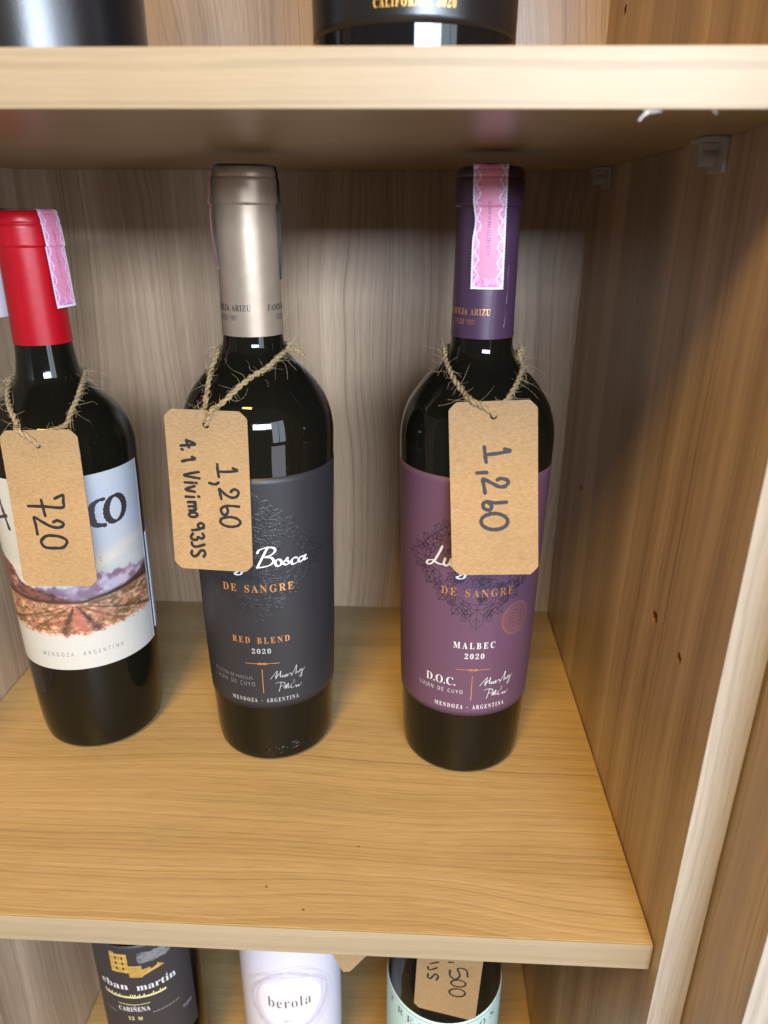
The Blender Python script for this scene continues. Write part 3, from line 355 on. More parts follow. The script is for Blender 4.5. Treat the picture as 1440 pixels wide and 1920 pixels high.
'rb': '72|10,-1 9,-1 9,78 9,83 8,86 6,88 3,89 3,90 27,90 27,54 35,61 44,63 51,62 56,59 61,55 64,49 67,41 67,33 67,24 64,15 59,9 53,3 46,0 38,-1 30,1 21,7 27,14 29,5 36,2 43,4 47,9 49,19 50,32 49,43 47,51 43,55 37,57 34,56 30,55 28,52 27,49|6,8,7 6,5,8 5,4,8 4,9,8 3,9,4 2,9,3 1,9,2 10,12,11 10,13,12 9,37,10 37,36,10 36,13,10 36,14,13 35,14,36 9,38,37 34,14,35 9,39,38 34,15,14 1,40,9 40,39,9 33,15,34 33,16,15 1,26,40 32,16,33 32,17,16 32,18,17 31,18,32 31,19,18 30,19,31 30,20,19 1,25,26 25,27,26 29,20,30 29,21,20 1,0,25 24,27,25 24,28,27 28,21,29 28,22,21 24,22,28 23,22,24',
're': '60|56,14 45,3 31,-1 24,0 17,3 12,8 8,14 6,22 5,31 6,40 8,48 12,54 18,59 24,62 31,63 41,61 49,55 54,47 56,35 56,34 22,34 27,14 40,7 48,10 54,16 22,41 22,38 41,38 41,43 41,50 39,56 37,59 32,60 25,55|13,15,14 12,32,13 32,15,13 32,31,15 31,16,15 12,33,32 30,16,31 11,33,12 29,16,30 29,17,16 11,25,33 10,25,11 28,17,29 9,25,10 28,18,17 27,18,28 9,26,25 8,26,9 8,27,26 8,20,27 20,18,27 20,19,18 8,21,20 7,21,8 6,21,7 23,0,24 23,1,0 5,21,6 5,22,21 22,1,23 4,22,5 4,1,22 4,2,1 3,2,4',
'rr': '57|39,1 5,1 5,2 7,3 10,4 11,7 11,11 11,50 11,55 10,58 8,59 5,59 5,61 28,61 28,47 34,55 38,60 42,62 47,63 51,62 54,60 56,57 57,53 56,50 55,48 53,46 50,45 47,46 45,47 44,48 42,51 40,52 38,53 34,52 32,49 30,44 29,38 29,11 29,7 31,4 34,3 39,2|17,19,18 17,20,19 16,20,17 11,13,12 11,10,13 10,14,13 16,21,20 15,21,16 9,14,10 8,14,9 15,22,21 14,33,15 33,32,15 32,22,15 7,14,8 32,23,22 31,23,32 30,23,31 14,34,33 29,23,30 6,14,7 29,24,23 14,35,34 28,24,29 28,25,24 6,35,14 27,25,28 27,26,25 6,36,35 6,37,36 5,37,6 5,38,37 4,38,5 4,39,38 3,39,4 3,40,39 2,40,3 2,41,40 1,41,2 1,0,41',
'ro': '67|49,3 42,0 34,-1 26,0 19,3 13,8 8,14 6,22 5,31 6,40 8,47 13,54 19,59 26,62 34,63 42,62 49,59 54,54 59,48 62,40 62,31 62,22 59,14 54,8 25,7 28,3 34,1 39,3 43,7 44,11 44,16 45,23 45,31 44,46 42,55 39,59 34,61 28,59 25,54 23,46 22,31 23,23 23,16 24,11|13,15,14 13,36,15 36,16,15 12,36,13 12,37,36 35,16,36 12,38,37 34,16,35 34,17,16 11,38,12 33,17,34 11,39,38 33,18,17 10,39,11 33,19,18 9,39,10 32,19,33 9,40,39 32,20,19 8,40,9 8,41,40 31,20,32 7,41,8 31,21,20 7,42,41 30,21,31 6,42,7 30,22,21 6,43,42 29,22,30 5,43,6 29,23,22 5,24,43 28,23,29 4,24,5 28,0,23 27,0,28 4,25,24 3,25,4 27,1,0 3,26,25 26,1,27 3,1,26 2,1,3',
'rl': '40|35,1 5,1 5,2 7,3 10,4 11,7 11,11 11,80 11,83 10,86 8,88 5,89 5,90 29,90 29,11 29,7 30,5 32,3 35,2|11,13,12 11,10,13 10,9,13 9,8,13 8,14,13 7,14,8 6,14,7 6,15,14 5,15,6 5,16,15 4,16,5 4,17,16 3,17,4 3,18,17 2,18,3 2,0,18 1,0,2',
'ra': '69|65,6 58,1 51,-1 44,1 40,8 30,1 19,-1 13,0 9,3 6,7 5,13 7,20 13,26 24,32 41,37 41,48 40,53 38,57 34,59 30,60 22,59 20,55 20,53 22,51 23,48 24,46 23,43 21,41 19,40 15,39 12,40 10,41 8,44 7,47 8,51 11,55 14,58 19,61 25,62 32,63 44,61 52,58 56,51 58,42 58,12 58,10 58,8 59,6 61,6 63,6 64,7 23,17 24,9 30,6 33,6 35,7 38,9 41,12 41,35 27,28|38,40,39 37,40,38 37,19,40 19,41,40 36,19,37 36,20,19 18,41,19 17,41,18 36,21,20 35,21,36 17,42,41 16,42,17 34,21,35 34,22,21 15,42,16 34,23,22 33,23,34 15,43,42 33,24,23 33,25,24 14,43,15 32,25,33 32,26,25 31,26,32 31,27,26 14,44,43 30,27,31 30,28,27 29,28,30 13,58,14 58,44,14 13,59,58 57,44,58 12,59,13 12,51,59 11,51,12 10,51,11 10,52,51 9,52,10 57,45,44 56,45,57 56,46,45 55,4,56 4,46,56 9,53,52 55,5,4 3,46,4 3,47,46 54,5,55 8,53,9 49,0,50 48,0,49 3,48,47 53,5,54 3,0,48 8,5,53 3,1,0 7,5,8 7,6,5 2,1,3',
'rD': '99|46,1 5,1 5,3 10,3 13,5 15,9 16,15 16,75 15,82 13,86 9,88 4,88 4,90 44,90 65,87 80,79 90,65 93,46 81,12 37,6 40,5 45,4 56,7 65,15 69,28 71,46 64,77 45,87 40,87 37,85 36,82 36,77 36,14 36,9|11,13,12 11,14,13 10,14,11 9,27,10 27,14,10 9,28,27 26,14,27 26,15,14 9,29,28 8,29,9 8,30,29 8,31,30 7,31,8 26,16,15 7,32,31 25,16,26 6,32,7 25,17,16 24,17,25 24,18,17 23,18,24 5,32,6 22,18,23 5,33,32 22,0,18 5,19,33 4,19,5 21,0,22 4,20,19 3,20,4 3,21,20 3,0,21 2,0,3 1,0,2',
'rO': '105|71,2 62,0 52,-1 43,0 34,2 26,6 19,12 14,19 10,27 7,36 6,46 7,55 10,64 14,72 20,79 26,85 34,89 43,92 53,92 62,92 71,89 79,85 86,79 91,72 95,64 98,55 99,46 98,36 95,27 91,19 86,12 79,6 35,13 43,4 53,2 71,13 77,45 75,64 70,78 62,87 52,90 34,78 28,46 30,27|17,19,18 17,20,19 16,40,17 40,20,17 16,41,40 39,20,40 39,21,20 15,41,16 38,21,39 38,22,21 14,41,15 38,23,22 13,41,14 13,42,41 37,23,38 37,24,23 12,42,13 36,24,37 36,25,24 11,42,12 36,26,25 10,42,11 10,43,42 36,27,26 9,43,10 35,27,36 35,28,27 8,43,9 35,29,28 7,43,8 7,32,43 35,30,29 6,32,7 6,33,32 34,30,35 34,31,30 5,33,6 34,0,31 4,33,5 4,34,33 34,1,0 3,34,4 3,1,34 3,2,1',
'rC': '94|88,18 73,4 51,-1 39,0 28,5 19,12 12,21 7,33 6,46 8,59 12,70 19,79 28,86 39,91 52,92 62,91 73,87 75,86 78,86 82,88 84,92 87,92 87,62 84,62 79,73 72,82 63,88 53,89 34,78 28,45 35,14 55,4 64,5 72,8 80,14 86,20|19,21,20 19,22,21 13,15,14 13,27,15 27,16,15 12,27,13 12,28,27 26,16,27 18,22,19 25,16,26 25,17,16 25,18,17 11,28,12 25,24,18 24,22,18 10,28,11 10,29,28 23,22,24 9,29,10 8,29,9 7,29,8 7,30,29 6,30,7 5,30,6 34,0,35 34,1,0 5,31,30 33,1,34 4,31,5 32,1,33 31,1,32 3,31,4 3,1,31 3,2,1',
'rT': '85|65,1 19,1 19,3 25,3 29,6 31,10 32,16 32,87 30,87 20,86 12,81 7,74 5,64 3,64 3,90 81,90 81,64 79,64 72,81 54,87 52,87 52,16 53,10 55,5 59,3 65,3|13,11,14 11,10,14 10,9,14 9,8,14 8,15,14 8,7,15 7,20,15 20,19,15 19,18,15 18,16,15 6,20,7 6,21,20 17,16,18 13,12,11 6,22,21 5,22,6 4,22,5 4,23,22 3,23,4 3,24,23 2,24,3 2,25,24 1,25,2 1,0,25',
'rR': '95|48,1 4,1 4,3 9,4 13,6 15,10 16,16 16,76 15,81 13,85 9,88 4,88 4,90 43,90 61,89 73,84 80,77 83,67 78,54 62,45 86,10 88,7 90,4 92,3 96,3 95,3 95,1 68,1 41,43 36,43 36,16 36,10 38,6 42,4 48,3 36,77 36,46 41,46 50,47 57,51 60,58 62,67 57,82 45,87 40,87 37,85 36,82|11,13,12 11,14,13 11,43,14 43,15,14 10,43,11 9,43,10 9,44,43 42,15,43 9,45,44 8,45,9 8,46,45 42,16,15 41,16,42 8,35,46 7,35,8 41,17,16 7,36,35 6,36,7 40,17,41 40,18,17 39,18,40 39,19,18 38,19,39 37,19,38 6,29,36 29,37,36 29,19,37 29,28,19 28,20,19 6,30,29 27,20,28 5,30,6 5,31,30 4,31,5 4,32,31 27,21,20 27,22,21 3,32,4 3,33,32 27,23,22 2,33,3 2,34,33 27,25,23 25,24,23 1,34,2 1,0,34 27,26,25',
'rE': '88|80,1 4,1 4,3 9,3 13,5 15,9 16,16 16,74 15,81 13,86 9,88 4,88 4,90 79,90 79,65 77,65 74,75 69,82 59,86 46,87 43,87 40,86 38,85 36,84 36,81 36,78 36,48 39,48 47,50 52,53 56,60 58,68 60,68 60,24 58,24 57,31 55,37 52,41 48,43 43,45 37,45 36,45 36,13 36,9 38,6 41,5 46,5 55,5 63,7 69,10 75,14 79,20 83,28 85,28|11,13,12 11,19,13 19,18,13 18,17,13 17,16,13 16,14,13 10,19,11 9,20,10 20,19,10 9,21,20 9,22,21 8,22,9 8,23,22 8,24,23 7,24,8 7,25,24 7,26,25 15,14,16 6,26,7 30,32,31 30,33,32 29,33,30 28,36,29 36,33,29 27,38,28 38,37,28 37,36,28 6,41,26 41,27,26 41,40,27 40,39,27 39,38,27 6,42,41 35,33,36 34,33,35 51,53,52 51,0,53 50,0,51 5,42,6 49,0,50 5,43,42 48,0,49 4,43,5 4,44,43 47,0,48 4,45,44 3,45,4 46,0,47 3,46,45 3,0,46 2,0,3 1,0,2',
'rS': '78|12,-1 9,-1 9,31 12,31 16,18 22,9 30,4 39,2 46,3 52,7 55,12 57,18 54,26 45,33 33,39 23,45 16,51 12,58 11,66 12,74 14,80 18,85 23,89 30,92 37,92 41,92 46,91 51,90 56,89 57,89 58,88 59,88 60,88 63,89 65,92 67,92 67,65 65,65 63,71 59,77 55,83 50,86 45,89 39,90 32,89 27,86 24,81 23,76 24,71 27,67 31,63 37,60 50,54 58,50 63,46 67,42 69,37 71,32 71,27 70,19 67,12 62,6 56,2 48,0 38,-1 35,-1 32,-1 29,0 25,1 22,2 20,3 18,3 17,3 15,3 13,2 12,0|33,35,34 33,36,35 23,25,24 23,26,25 22,26,23 22,27,26 22,43,27 43,28,27 22,44,43 42,28,43 32,36,33 21,44,22 41,28,42 41,29,28 21,45,44 41,30,29 41,31,30 41,32,31 41,40,32 40,39,32 39,36,32 21,46,45 20,46,21 20,47,46 19,47,20 38,36,39 19,48,47 18,48,19 37,36,38 18,49,48 18,50,49 17,50,18 17,51,50 17,52,51 16,52,17 16,53,52 15,53,16 15,54,53 15,55,54 14,55,15 14,56,55 13,56,14 13,57,56 12,57,13 12,58,57 1,3,2 1,4,3 12,59,58 11,59,12 11,60,59 1,5,4 10,60,11 10,61,60 9,61,10 1,74,5 74,73,5 73,72,5 72,6,5 8,61,9 8,62,61 72,7,6 7,62,8 71,7,72 70,7,71 69,7,70 7,63,62 69,63,7 1,75,74 68,63,69 67,63,68 1,0,75 66,63,67 66,64,63 65,64,66',
'rA': '87|25,1 -1,1 -1,3 2,3 5,5 8,9 11,15 42,92 44,92 76,17 79,11 82,6 85,4 88,3 88,1 47,1 47,3 54,4 58,9 57,12 55,17 51,27 20,27 15,14 15,13 14,12 14,11 14,9 17,4 25,3 35,66 22,31 50,31|6,8,7 6,30,8 30,9,8 6,31,30 32,9,30 6,22,31 22,32,31 22,21,32 21,9,32 6,23,22 20,9,21 20,10,9 19,10,20 5,23,6 5,24,23 5,25,24 18,10,19 5,26,25 18,11,10 5,27,26 5,28,27 4,28,5 17,11,18 17,12,11 3,28,4 3,29,28 16,12,17 16,13,12 2,29,3 16,14,13 1,29,2 15,14,16 1,0,29',
'sA': '86|12,1 1,1 38,96 48,96 85,1 74,1 62,30 23,30 38,70 27,40 59,40 48,70 47,71 47,74 46,76 45,79 44,82 43,87 41,80 40,76 39,72|1,17,2 17,3,2 17,4,3 1,18,17 16,4,17 15,4,16 1,19,18 14,4,15 13,4,14 1,20,19 12,4,13 1,8,20 11,4,12 10,4,11 1,9,8 1,7,9 7,10,9 7,6,10 6,4,10 1,0,7 5,4,6',
'sD': '98|40,1 14,1 14,95 43,95 56,94 67,90 77,83 83,74 88,63 89,49 86,28 76,13 61,4 24,86 24,10 38,10 68,19 78,48 75,65 68,77 56,84 41,86|1,13,2 13,3,2 13,4,3 13,5,4 13,21,5 21,6,5 1,14,13 20,6,21 19,6,20 19,7,6 18,7,19 18,8,7 17,8,18 17,9,8 17,10,9 16,10,17 16,11,10 15,11,16 15,12,11 1,15,14 1,12,15 1,0,12',
'sE': '75|66,1 14,1 14,95 66,95 66,86 24,86 24,55 63,55 63,46 24,46 24,10 66,10|1,5,2 5,3,2 5,4,3 1,6,5 1,9,6 9,7,6 9,8,7 1,10,9 1,11,10 1,0,11',
'sG': '98|72,1 64,0 54,-1 41,1 29,5 21,12 14,22 10,34 9,48 10,62 15,74 22,83 31,90 44,95 58,96 66,96 73,95 80,93 85,91 82,82 77,84 71,86 64,87 57,87 42,85 30,77 22,64 20,48 21,37 24,27 29,19 36,13 45,10 57,8 63,9 68,9 72,10 77,11 77,41 55,41 55,50 87,50 87,4 80,2|13,15,14 13,16,15 13,17,16 12,17,13 12,18,17 12,22,18 22,21,18 21,20,18 20,19,18 11,23,12 23,22,12 11,24,23 11,25,24 10,25,11 10,26,25 9,26,10 9,27,26 8,27,9 39,41,40 39,38,41 38,42,41 8,28,27 7,28,8 37,42,38 7,29,28 6,29,7 6,30,29 5,30,6 5,31,30 5,32,31 4,32,5 36,42,37 35,42,36 4,33,32 34,42,35 33,42,34 4,42,33 3,42,4 3,43,42 3,0,43 2,0,3 2,1,0',
'sI': '46|39,1 6,1 6,6 17,9 17,87 6,90 6,95 39,95 39,90 28,87 28,9 39,6|5,7,6 5,8,7 4,8,5 4,9,8 3,9,4 3,10,9 2,10,3 2,11,10 1,11,2 1,0,11',
'sJ': '37|17,-18 9,-23 -1,-25 -3,-25 -6,-24 -8,-24 -10,-23 -10,-15 -8,-15 -6,-15 -3,-16 -1,-16 3,-15 6,-14 9,-12 11,-9 13,-5 13,1 13,95 24,95 24,2 22,-10|17,19,18 17,20,19 17,21,20 16,21,17 15,21,16 14,21,15 14,0,21 13,0,14 12,0,13 6,8,7 6,9,8 6,10,9 11,0,12 6,11,10 6,0,11 6,1,0 6,2,1 5,2,6 4,2,5 3,2,4',
'sL': '70|66,1 14,1 14,95 24,95 24,10 66,10|1,3,2 1,4,3 1,5,4 1,0,5',
'sM': '122|23,1 14,1 14,95 30,95 60,17 62,17 92,95 108,95 108,1 98,1 98,59 98,66 98,73 98,79 99,85 97,85 65,1 56,1 24,85 22,85 23,79 23,73 23,66 23,58|1,19,2 19,3,2 19,18,3 18,4,3 5,15,6 15,7,6 15,14,7 14,8,7 1,20,19 17,4,18 5,16,15 13,8,14 1,21,20 12,8,13 1,22,21 11,8,12 10,8,11 1,23,22 9,8,10 1,0,23 17,5,4 17,16,5',
'sN': '102|23,1 14,1 14,95 27,95 78,16 80,16 79,19 79,23 79,28 79,32 79,37 79,42 79,95 88,95 88,1 75,1 24,80 22,80 23,74 23,68 23,61 23,54|1,17,2 17,3,2 17,16,3 16,4,3 11,13,12 11,14,13 1,18,17 15,4,16 1,19,18 1,20,19 1,21,20 1,0,21 10,14,11 9,14,10 8,14,9 7,14,8 6,14,7 5,14,6 15,5,4 15,14,5',
'sO': '105|76,6 66,1 53,-1 39,1 28,6 20,13 14,22 10,34 9,48 10,62 14,74 20,83 28,91 39,95 53,97 66,95 76,91 85,83 91,74 95,62 96,48 95,34 91,22 85,13 28,19 38,11 53,8 67,11 77,19 83,32 85,48 83,64 77,77 67,85 53,88 38,85 28,77 22,64 20,48 22,32|13,15,14 13,16,15 12,16,13 12,34,16 34,17,16 11,34,12 11,35,34 33,17,34 11,36,35 32,17,33 32,18,17 10,36,11 10,37,36 31,18,32 31,19,18 9,37,10 9,38,37 30,19,31 8,38,9 30,20,19 7,38,8 7,39,38 29,20,30 29,21,20 6,39,7 29,22,21 28,22,29 6,24,39 5,24,6 28,23,22 27,23,28 5,25,24 4,25,5 27,0,23 26,0,27 4,26,25 4,0,26 3,0,4 3,1,0 2,1,3',
'sP': '81|24,1 14,1 14,95 38,95 54,93 65,88 72,79 74,68 73,60 70,53 66,47 59,42 49,39 36,38 24,38 24,86 24,47 35,47 47,48 56,51 61,58 63,67 61,76 57,82 49,85 37,86|1,15,2 15,3,2 15,4,3 15,5,4 15,25,5 25,24,5 24,6,5 1,16,15 23,6,24 22,6,23 22,7,6 21,7,22 21,8,7 20,8,21 20,9,8 19,9,20 19,10,9 18,10,19 17,10,18 17,11,10 1,14,16 14,17,16 14,11,17 14,12,11 14,13,12 1,0,14',
'sR': '84|24,1 14,1 14,95 39,95 55,93 65,88 72,80 74,69 73,62 71,56 68,52 64,48 60,46 54,43 80,1 68,1 45,40 24,40 24,86 24,49 40,49 50,50 57,54 61,60 63,68 61,76 57,82 49,85 39,86|1,18,2 18,3,2 18,4,3 18,5,4 18,28,5 28,27,5 27,6,5 1,19,18 26,6,27 25,6,26 25,7,6 24,7,25 24,8,7 23,8,24 23,9,8 22,9,23 22,10,9 21,10,22 21,11,10 20,11,21 1,17,19 17,20,19 17,11,20 17,12,11 17,13,12 17,16,13 16,14,13 1,0,17 15,14,16',
'sS': '74|58,6 47,1 33,-1 25,0 18,1 12,2 8,4 8,14 12,12 19,10 26,9 34,8 43,9 50,13 55,18 56,25 56,29 54,33 51,36 47,39 41,42 33,45 22,50 15,56 10,63 9,73 10,80 13,85 17,90 23,94 30,96 39,96 46,96 53,95 59,93 64,91 61,83 56,84 51,86 45,87 38,87 30,86 24,83 21,79 19,73 20,68 22,64 24,61 28,58 34,55 41,53 49,49 55,46 60,42 64,38 66,32 67,26 64,15|30,32,31 30,33,32 29,33,30 29,34,33 28,34,29 28,35,34 28,39,35 39,38,35 38,37,35 37,36,35 27,40,28 40,39,28 27,41,40 27,42,41 26,42,27 26,43,42 25,43,26 25,44,43 24,44,25 24,45,44 24,46,45 24,47,46 23,47,24 23,48,47 23,49,48 22,49,23 22,50,49 22,51,50 21,51,22 21,52,51 21,53,52 20,53,21 20,54,53 19,54,20 18,54,19 18,55,54 17,55,18 16,55,17 16,56,55 15,56,16 15,57,56 14,57,15 13,57,14 13,0,57 6,8,7 12,0,13 6,9,8 6,10,9 11,0,12 6,11,10 6,0,11 6,1,0 5,1,6 4,1,5 4,2,1 3,2,4',
'sT': '75|43,1 32,1 32,86 2,86 2,95 72,95 72,86 43,86|3,5,4 3,6,5 2,6,3 1,7,2 7,6,2 1,0,7',
'sU': '98|69,4 60,1 49,-1 33,2 22,9 15,20 13,34 13,95 23,95 23,34 25,23 30,15 38,10 49,8 61,10 69,15 73,24 75,34 75,95 85,95 85,34 84,25 81,16 76,9|6,8,7 6,9,8 17,19,18 17,20,19 5,9,6 17,21,20 16,21,17 5,10,9 16,22,21 15,22,16 5,11,10 4,11,5 15,23,22 14,23,15 4,12,11 13,23,14 4,13,12 13,0,23 3,13,4 3,0,13 3,1,0 2,1,3',
'sY': '76|43,1 33,1 33,37 1,95 13,95 38,47 63,95 75,95 43,37|2,4,3 2,5,4 5,7,6 5,8,7 2,8,5 2,0,8 1,0,2',
'sZ': '77|71,1 6,1 6,9 57,86 8,86 8,95 69,95 69,87 18,10 71,10|4,6,5 4,7,6 4,3,7 3,8,7 2,8,3 2,9,8 2,0,9 1,0,2',
'sC': '85|66,0 60,0 52,-1 39,1 28,5 20,13 14,22 10,34 9,48 10,62 14,73 21,83 30,90 41,95 54,96 68,95 80,91 75,82 71,84 66,86 60,87 54,87 40,85 29,77 22,64 20,48 22,32 29,19 39,11 54,8 60,9 66,10 72,11 76,12 76,3 71,2|13,15,14 13,16,15 12,16,13 12,20,16 20,19,16 19,18,16 18,17,16 11,21,12 21,20,12 11,22,21 11,23,22 10,23,11 10,24,23 9,24,10 9,25,24 8,25,9 7,25,8 7,26,25 6,26,7 6,27,26 5,27,6 5,28,27 4,28,5 32,34,33 4,29,28 31,34,32 30,34,31 29,34,30 4,34,29 3,34,4 3,35,34 3,0,35 2,0,3 2,1,0',
's0': '77|56,5 48,1 38,-1 25,3 15,12 9,28 7,48 8,62 11,74 15,84 20,91 28,95 38,97 52,93 62,84 67,69 69,48 69,34 66,22 62,12 22,18 29,10 38,8 48,10 54,18 58,31 59,48 58,65 54,78 48,86 38,88 29,86 22,78 19,65 18,48 19,31|11,13,12 10,13,11 10,30,13 30,14,13 9,30,10 9,31,30 29,14,30 9,32,31 28,14,29 8,32,9 28,15,14 27,15,28 8,33,32 7,33,8 27,16,15 26,16,27 7,34,33 6,34,7 5,34,6 25,16,26 5,35,34 25,17,16 25,18,17 5,20,35 24,18,25 4,20,5 24,19,18 4,21,20 23,19,24 3,21,4 23,0,19 3,22,21 22,0,23 3,0,22 3,1,0 2,1,3',
's1': '77|47,1 37,1 37,67 37,72 37,76 37,80 38,85 34,82 32,81 30,79 28,77 18,69 13,76 38,95 47,95|12,14,13 12,6,14 6,0,14 12,7,6 5,0,6 12,8,7 12,9,8 4,0,5 12,10,9 12,11,10 3,0,4 2,0,3 1,0,2',
's2': '77|69,1 7,1 7,9 32,35 39,41 44,48 49,53 52,59 54,65 55,71 53,78 50,84 44,87 37,88 30,87 24,85 19,83 14,79 9,86 14,90 21,93 28,96 37,96 49,95 58,90 63,82 65,72 64,65 62,58 58,52 54,45 48,39 41,32 21,12 21,10 69,10|21,23,22 20,23,21 20,24,23 19,24,20 19,13,24 13,12,24 12,25,24 18,13,19 18,14,13 18,15,14 11,25,12 17,16,18 16,15,18 10,25,11 10,26,25 9,26,10 9,27,26 8,27,9 7,27,8 7,28,27 6,28,7 6,29,28 5,29,6 5,30,29 4,30,5 4,31,30 3,31,4 3,32,31 2,32,3 2,33,32 2,34,33 2,35,34 2,0,35 1,0,2',
's7': '77|31,1 20,1 59,86 7,86 7,95 69,95 69,87|3,5,4 3,6,5 3,2,6 2,0,6 1,0,2',
's9': '77|48,4 38,1 26,-1 23,0 20,0 16,0 15,1 15,9 19,8 26,8 34,8 41,11 47,14 51,19 55,25 57,32 58,39 59,48 57,48 53,43 48,40 42,37 34,37 23,39 15,44 9,53 8,65 8,74 11,82 16,88 22,93 29,95 37,96 46,95 53,92 60,86 65,78 68,68 69,55 69,45 67,35 65,25 61,17 55,10 22,50 28,46 37,44 43,45 48,47 53,50 56,54 58,58 59,63 58,69 56,74 53,80 49,84 44,87 37,88 29,87 23,82 19,75 18,65 19,56|31,33,32 30,33,31 30,34,33 29,34,30 29,58,34 58,35,34 29,59,58 57,35,58 28,59,29 56,35,57 28,60,59 56,36,35 55,36,56 28,61,60 27,61,28 54,36,55 54,37,36 27,62,61 53,37,54 26,62,27 52,37,53 52,38,37 26,63,62 25,63,26 51,38,52 50,38,51 25,44,63 50,39,38 49,39,50 24,44,25 48,18,49 18,17,49 17,39,49 24,45,44 48,19,18 16,39,17 47,19,48 24,46,45 46,19,47 16,40,39 24,19,46 23,19,24 23,20,19 23,21,20 15,40,16 22,21,23 15,41,40 14,41,15 14,42,41 13,42,14 12,42,13 12,43,42 11,43,12 10,43,11 10,0,43 6,8,7 9,0,10 6,9,8 6,0,9 6,1,0 6,2,1 5,2,6 4,2,5 3,2,4',
'sl': '35|22,1 12,1 12,101 22,101|1,3,2 1,0,3',
'sm': '126|22,1 12,1 12,71 20,71 22,61 24,61 28,67 33,70 39,72 45,73 58,70 66,60 68,60 72,66 78,70 84,72 90,73 101,71 108,67 112,59 114,47 114,1 104,1 104,46 100,60 88,64 79,63 73,58 69,50 68,40 68,1 58,1 58,46 54,60 43,64 33,62 27,57 23,49 22,37|15,17,16 8,10,9 7,10,8 14,17,15 1,3,2 1,4,3 14,18,17 6,10,7 13,18,14 6,34,10 34,11,10 13,25,18 25,19,18 5,34,6 12,26,13 26,25,13 5,35,34 33,11,34 24,19,25 12,27,26 5,36,35 1,5,4 1,37,5 37,36,5 33,12,11 33,27,12 32,27,33 23,19,24 23,20,19 32,28,27 32,29,28 1,38,37 23,21,20 31,29,32 22,21,23 31,30,29 1,0,38',
'sn': '83|22,1 12,1 12,71 20,71 22,61 24,61 28,66 33,70 40,72 46,73 57,71 65,67 70,59 71,47 71,1 61,1 61,46 57,60 44,64 34,62 27,57 24,49 22,37|8,10,9 7,10,8 1,3,2 1,4,3 7,11,10 6,11,7 6,18,11 18,12,11 5,18,6 5,19,18 17,12,18 5,20,19 1,5,4 1,21,5 21,20,5 16,12,17 16,13,12 1,22,21 16,14,13 15,14,16 1,0,22',
's5': '77|59,8 48,2 33,-1 26,0 20,1 14,2 9,4 9,14 14,12 20,10 27,8 33,8 43,9 51,13 56,20 58,29 56,38 52,44 44,48 33,50 29,50 24,49 20,48 17,48 12,51 15,95 62,95 62,86 24,86 21,56 25,57 28,57 32,58 37,58 50,56 60,51 66,42 68,31 66,18|24,28,25 28,26,25 28,27,26 24,29,28 32,34,33 31,34,32 30,34,31 29,34,30 24,34,29 24,35,34 23,22,24 22,21,24 21,20,24 20,35,24 20,19,35 19,18,35 18,36,35 17,36,18 16,36,17 16,37,36 15,37,16 15,38,37 14,38,15 13,38,14 13,0,38 6,8,7 12,0,13 6,9,8 6,10,9 11,0,12 6,11,10 6,0,11 6,1,0 5,1,6 4,1,5 4,2,1 3,2,4'}
_fc = {}
def glyph(k):
    if k not in _fc:
        a, vs, ts = FONT[k].split('|'); _fc[k] = (int(a), [tuple(map(int, p.split(','))) for p in vs.split()], [tuple(map(int, p.split(','))) for p in ts.split()])
    return _fc[k]
CAPH = {f: max(p[1] for p in glyph(f+'E' if f != 'r' else 'rE')[1]) for f in 'bsr'}
def text(name, s, font, fn, s0, s1, z, cap, mat, parent, track=0.0, h=0.00012, fill=True, slope=0.0):
    """flat printed lettering between s0 and s1 (metres along the label), baseline z, cap height cap; fn maps to the surface"""
    adv = []; x = 0; items = []
    for c in s:
        if c == ' ': x += 55+track; continue
        base = {'Á': 'A', 'Ó': 'O', 'Ñ': 'N', 'í': 'i'}.get(c, c)
        if base in '.,-': items.append((c, x, None)); x += {'-': 60, '.': 42, ',': 42}[base]+track; continue
        g = glyph(font+base); items.append((c, x, g)); x += g[0]+track
    tot = x-track; sy = cap/CAPH[font]; sx = (s1-s0)/tot if fill else sy
    v, f = [], []; lift = 0
    def add(vs, ts, ox):
        nonlocal lift
        b = len(v)
        for px, py in vs:
            ss = s0+(px+ox)*sx; v.append(fn(ss, z+py*sy+slope*(ss-s0), h+lift))
        for t in ts: f.append(tuple(b+i for i in t))
        lift += 2e-6
    for c, ox, g in items:
        if g: add(g[1], g[2], ox)
        ch = CAPH[font]
        if c == '-': add([(8, ch*0.36), (50, ch*0.36), (50, ch*0.46), (8, ch*0.46)], [(0, 1, 2, 3)], ox)
        if c in '.,': add([(12, 0), (28, 0), (28, 16), (12, 16)], [(0, 1, 2, 3)], ox)
        if c == ',': add([(18, -14), (24, -14), (28, 0), (20, 0)], [(0, 1, 2, 3)], ox)
        if c in 'ÁÓí': add([(g[0]*0.42, ch*1.06), (g[0]*0.52, ch*1.06), (g[0]*0.72, ch*1.25), (g[0]*0.58, ch*1.25)], [(0, 1, 2, 3)], ox)
        if c == 'Ñ': add([(g[0]*0.25, ch*1.07), (g[0]*0.45, ch*1.12), (g[0]*0.72, ch*1.10), (g[0]*0.78, ch*1.20), (g[0]*0.5, ch*1.22), (g[0]*0.28, ch*1.17)], [(0, 1, 2, 3, 4, 5)], ox)
    return mesh(name, v, f, mat, parent, smooth=False)
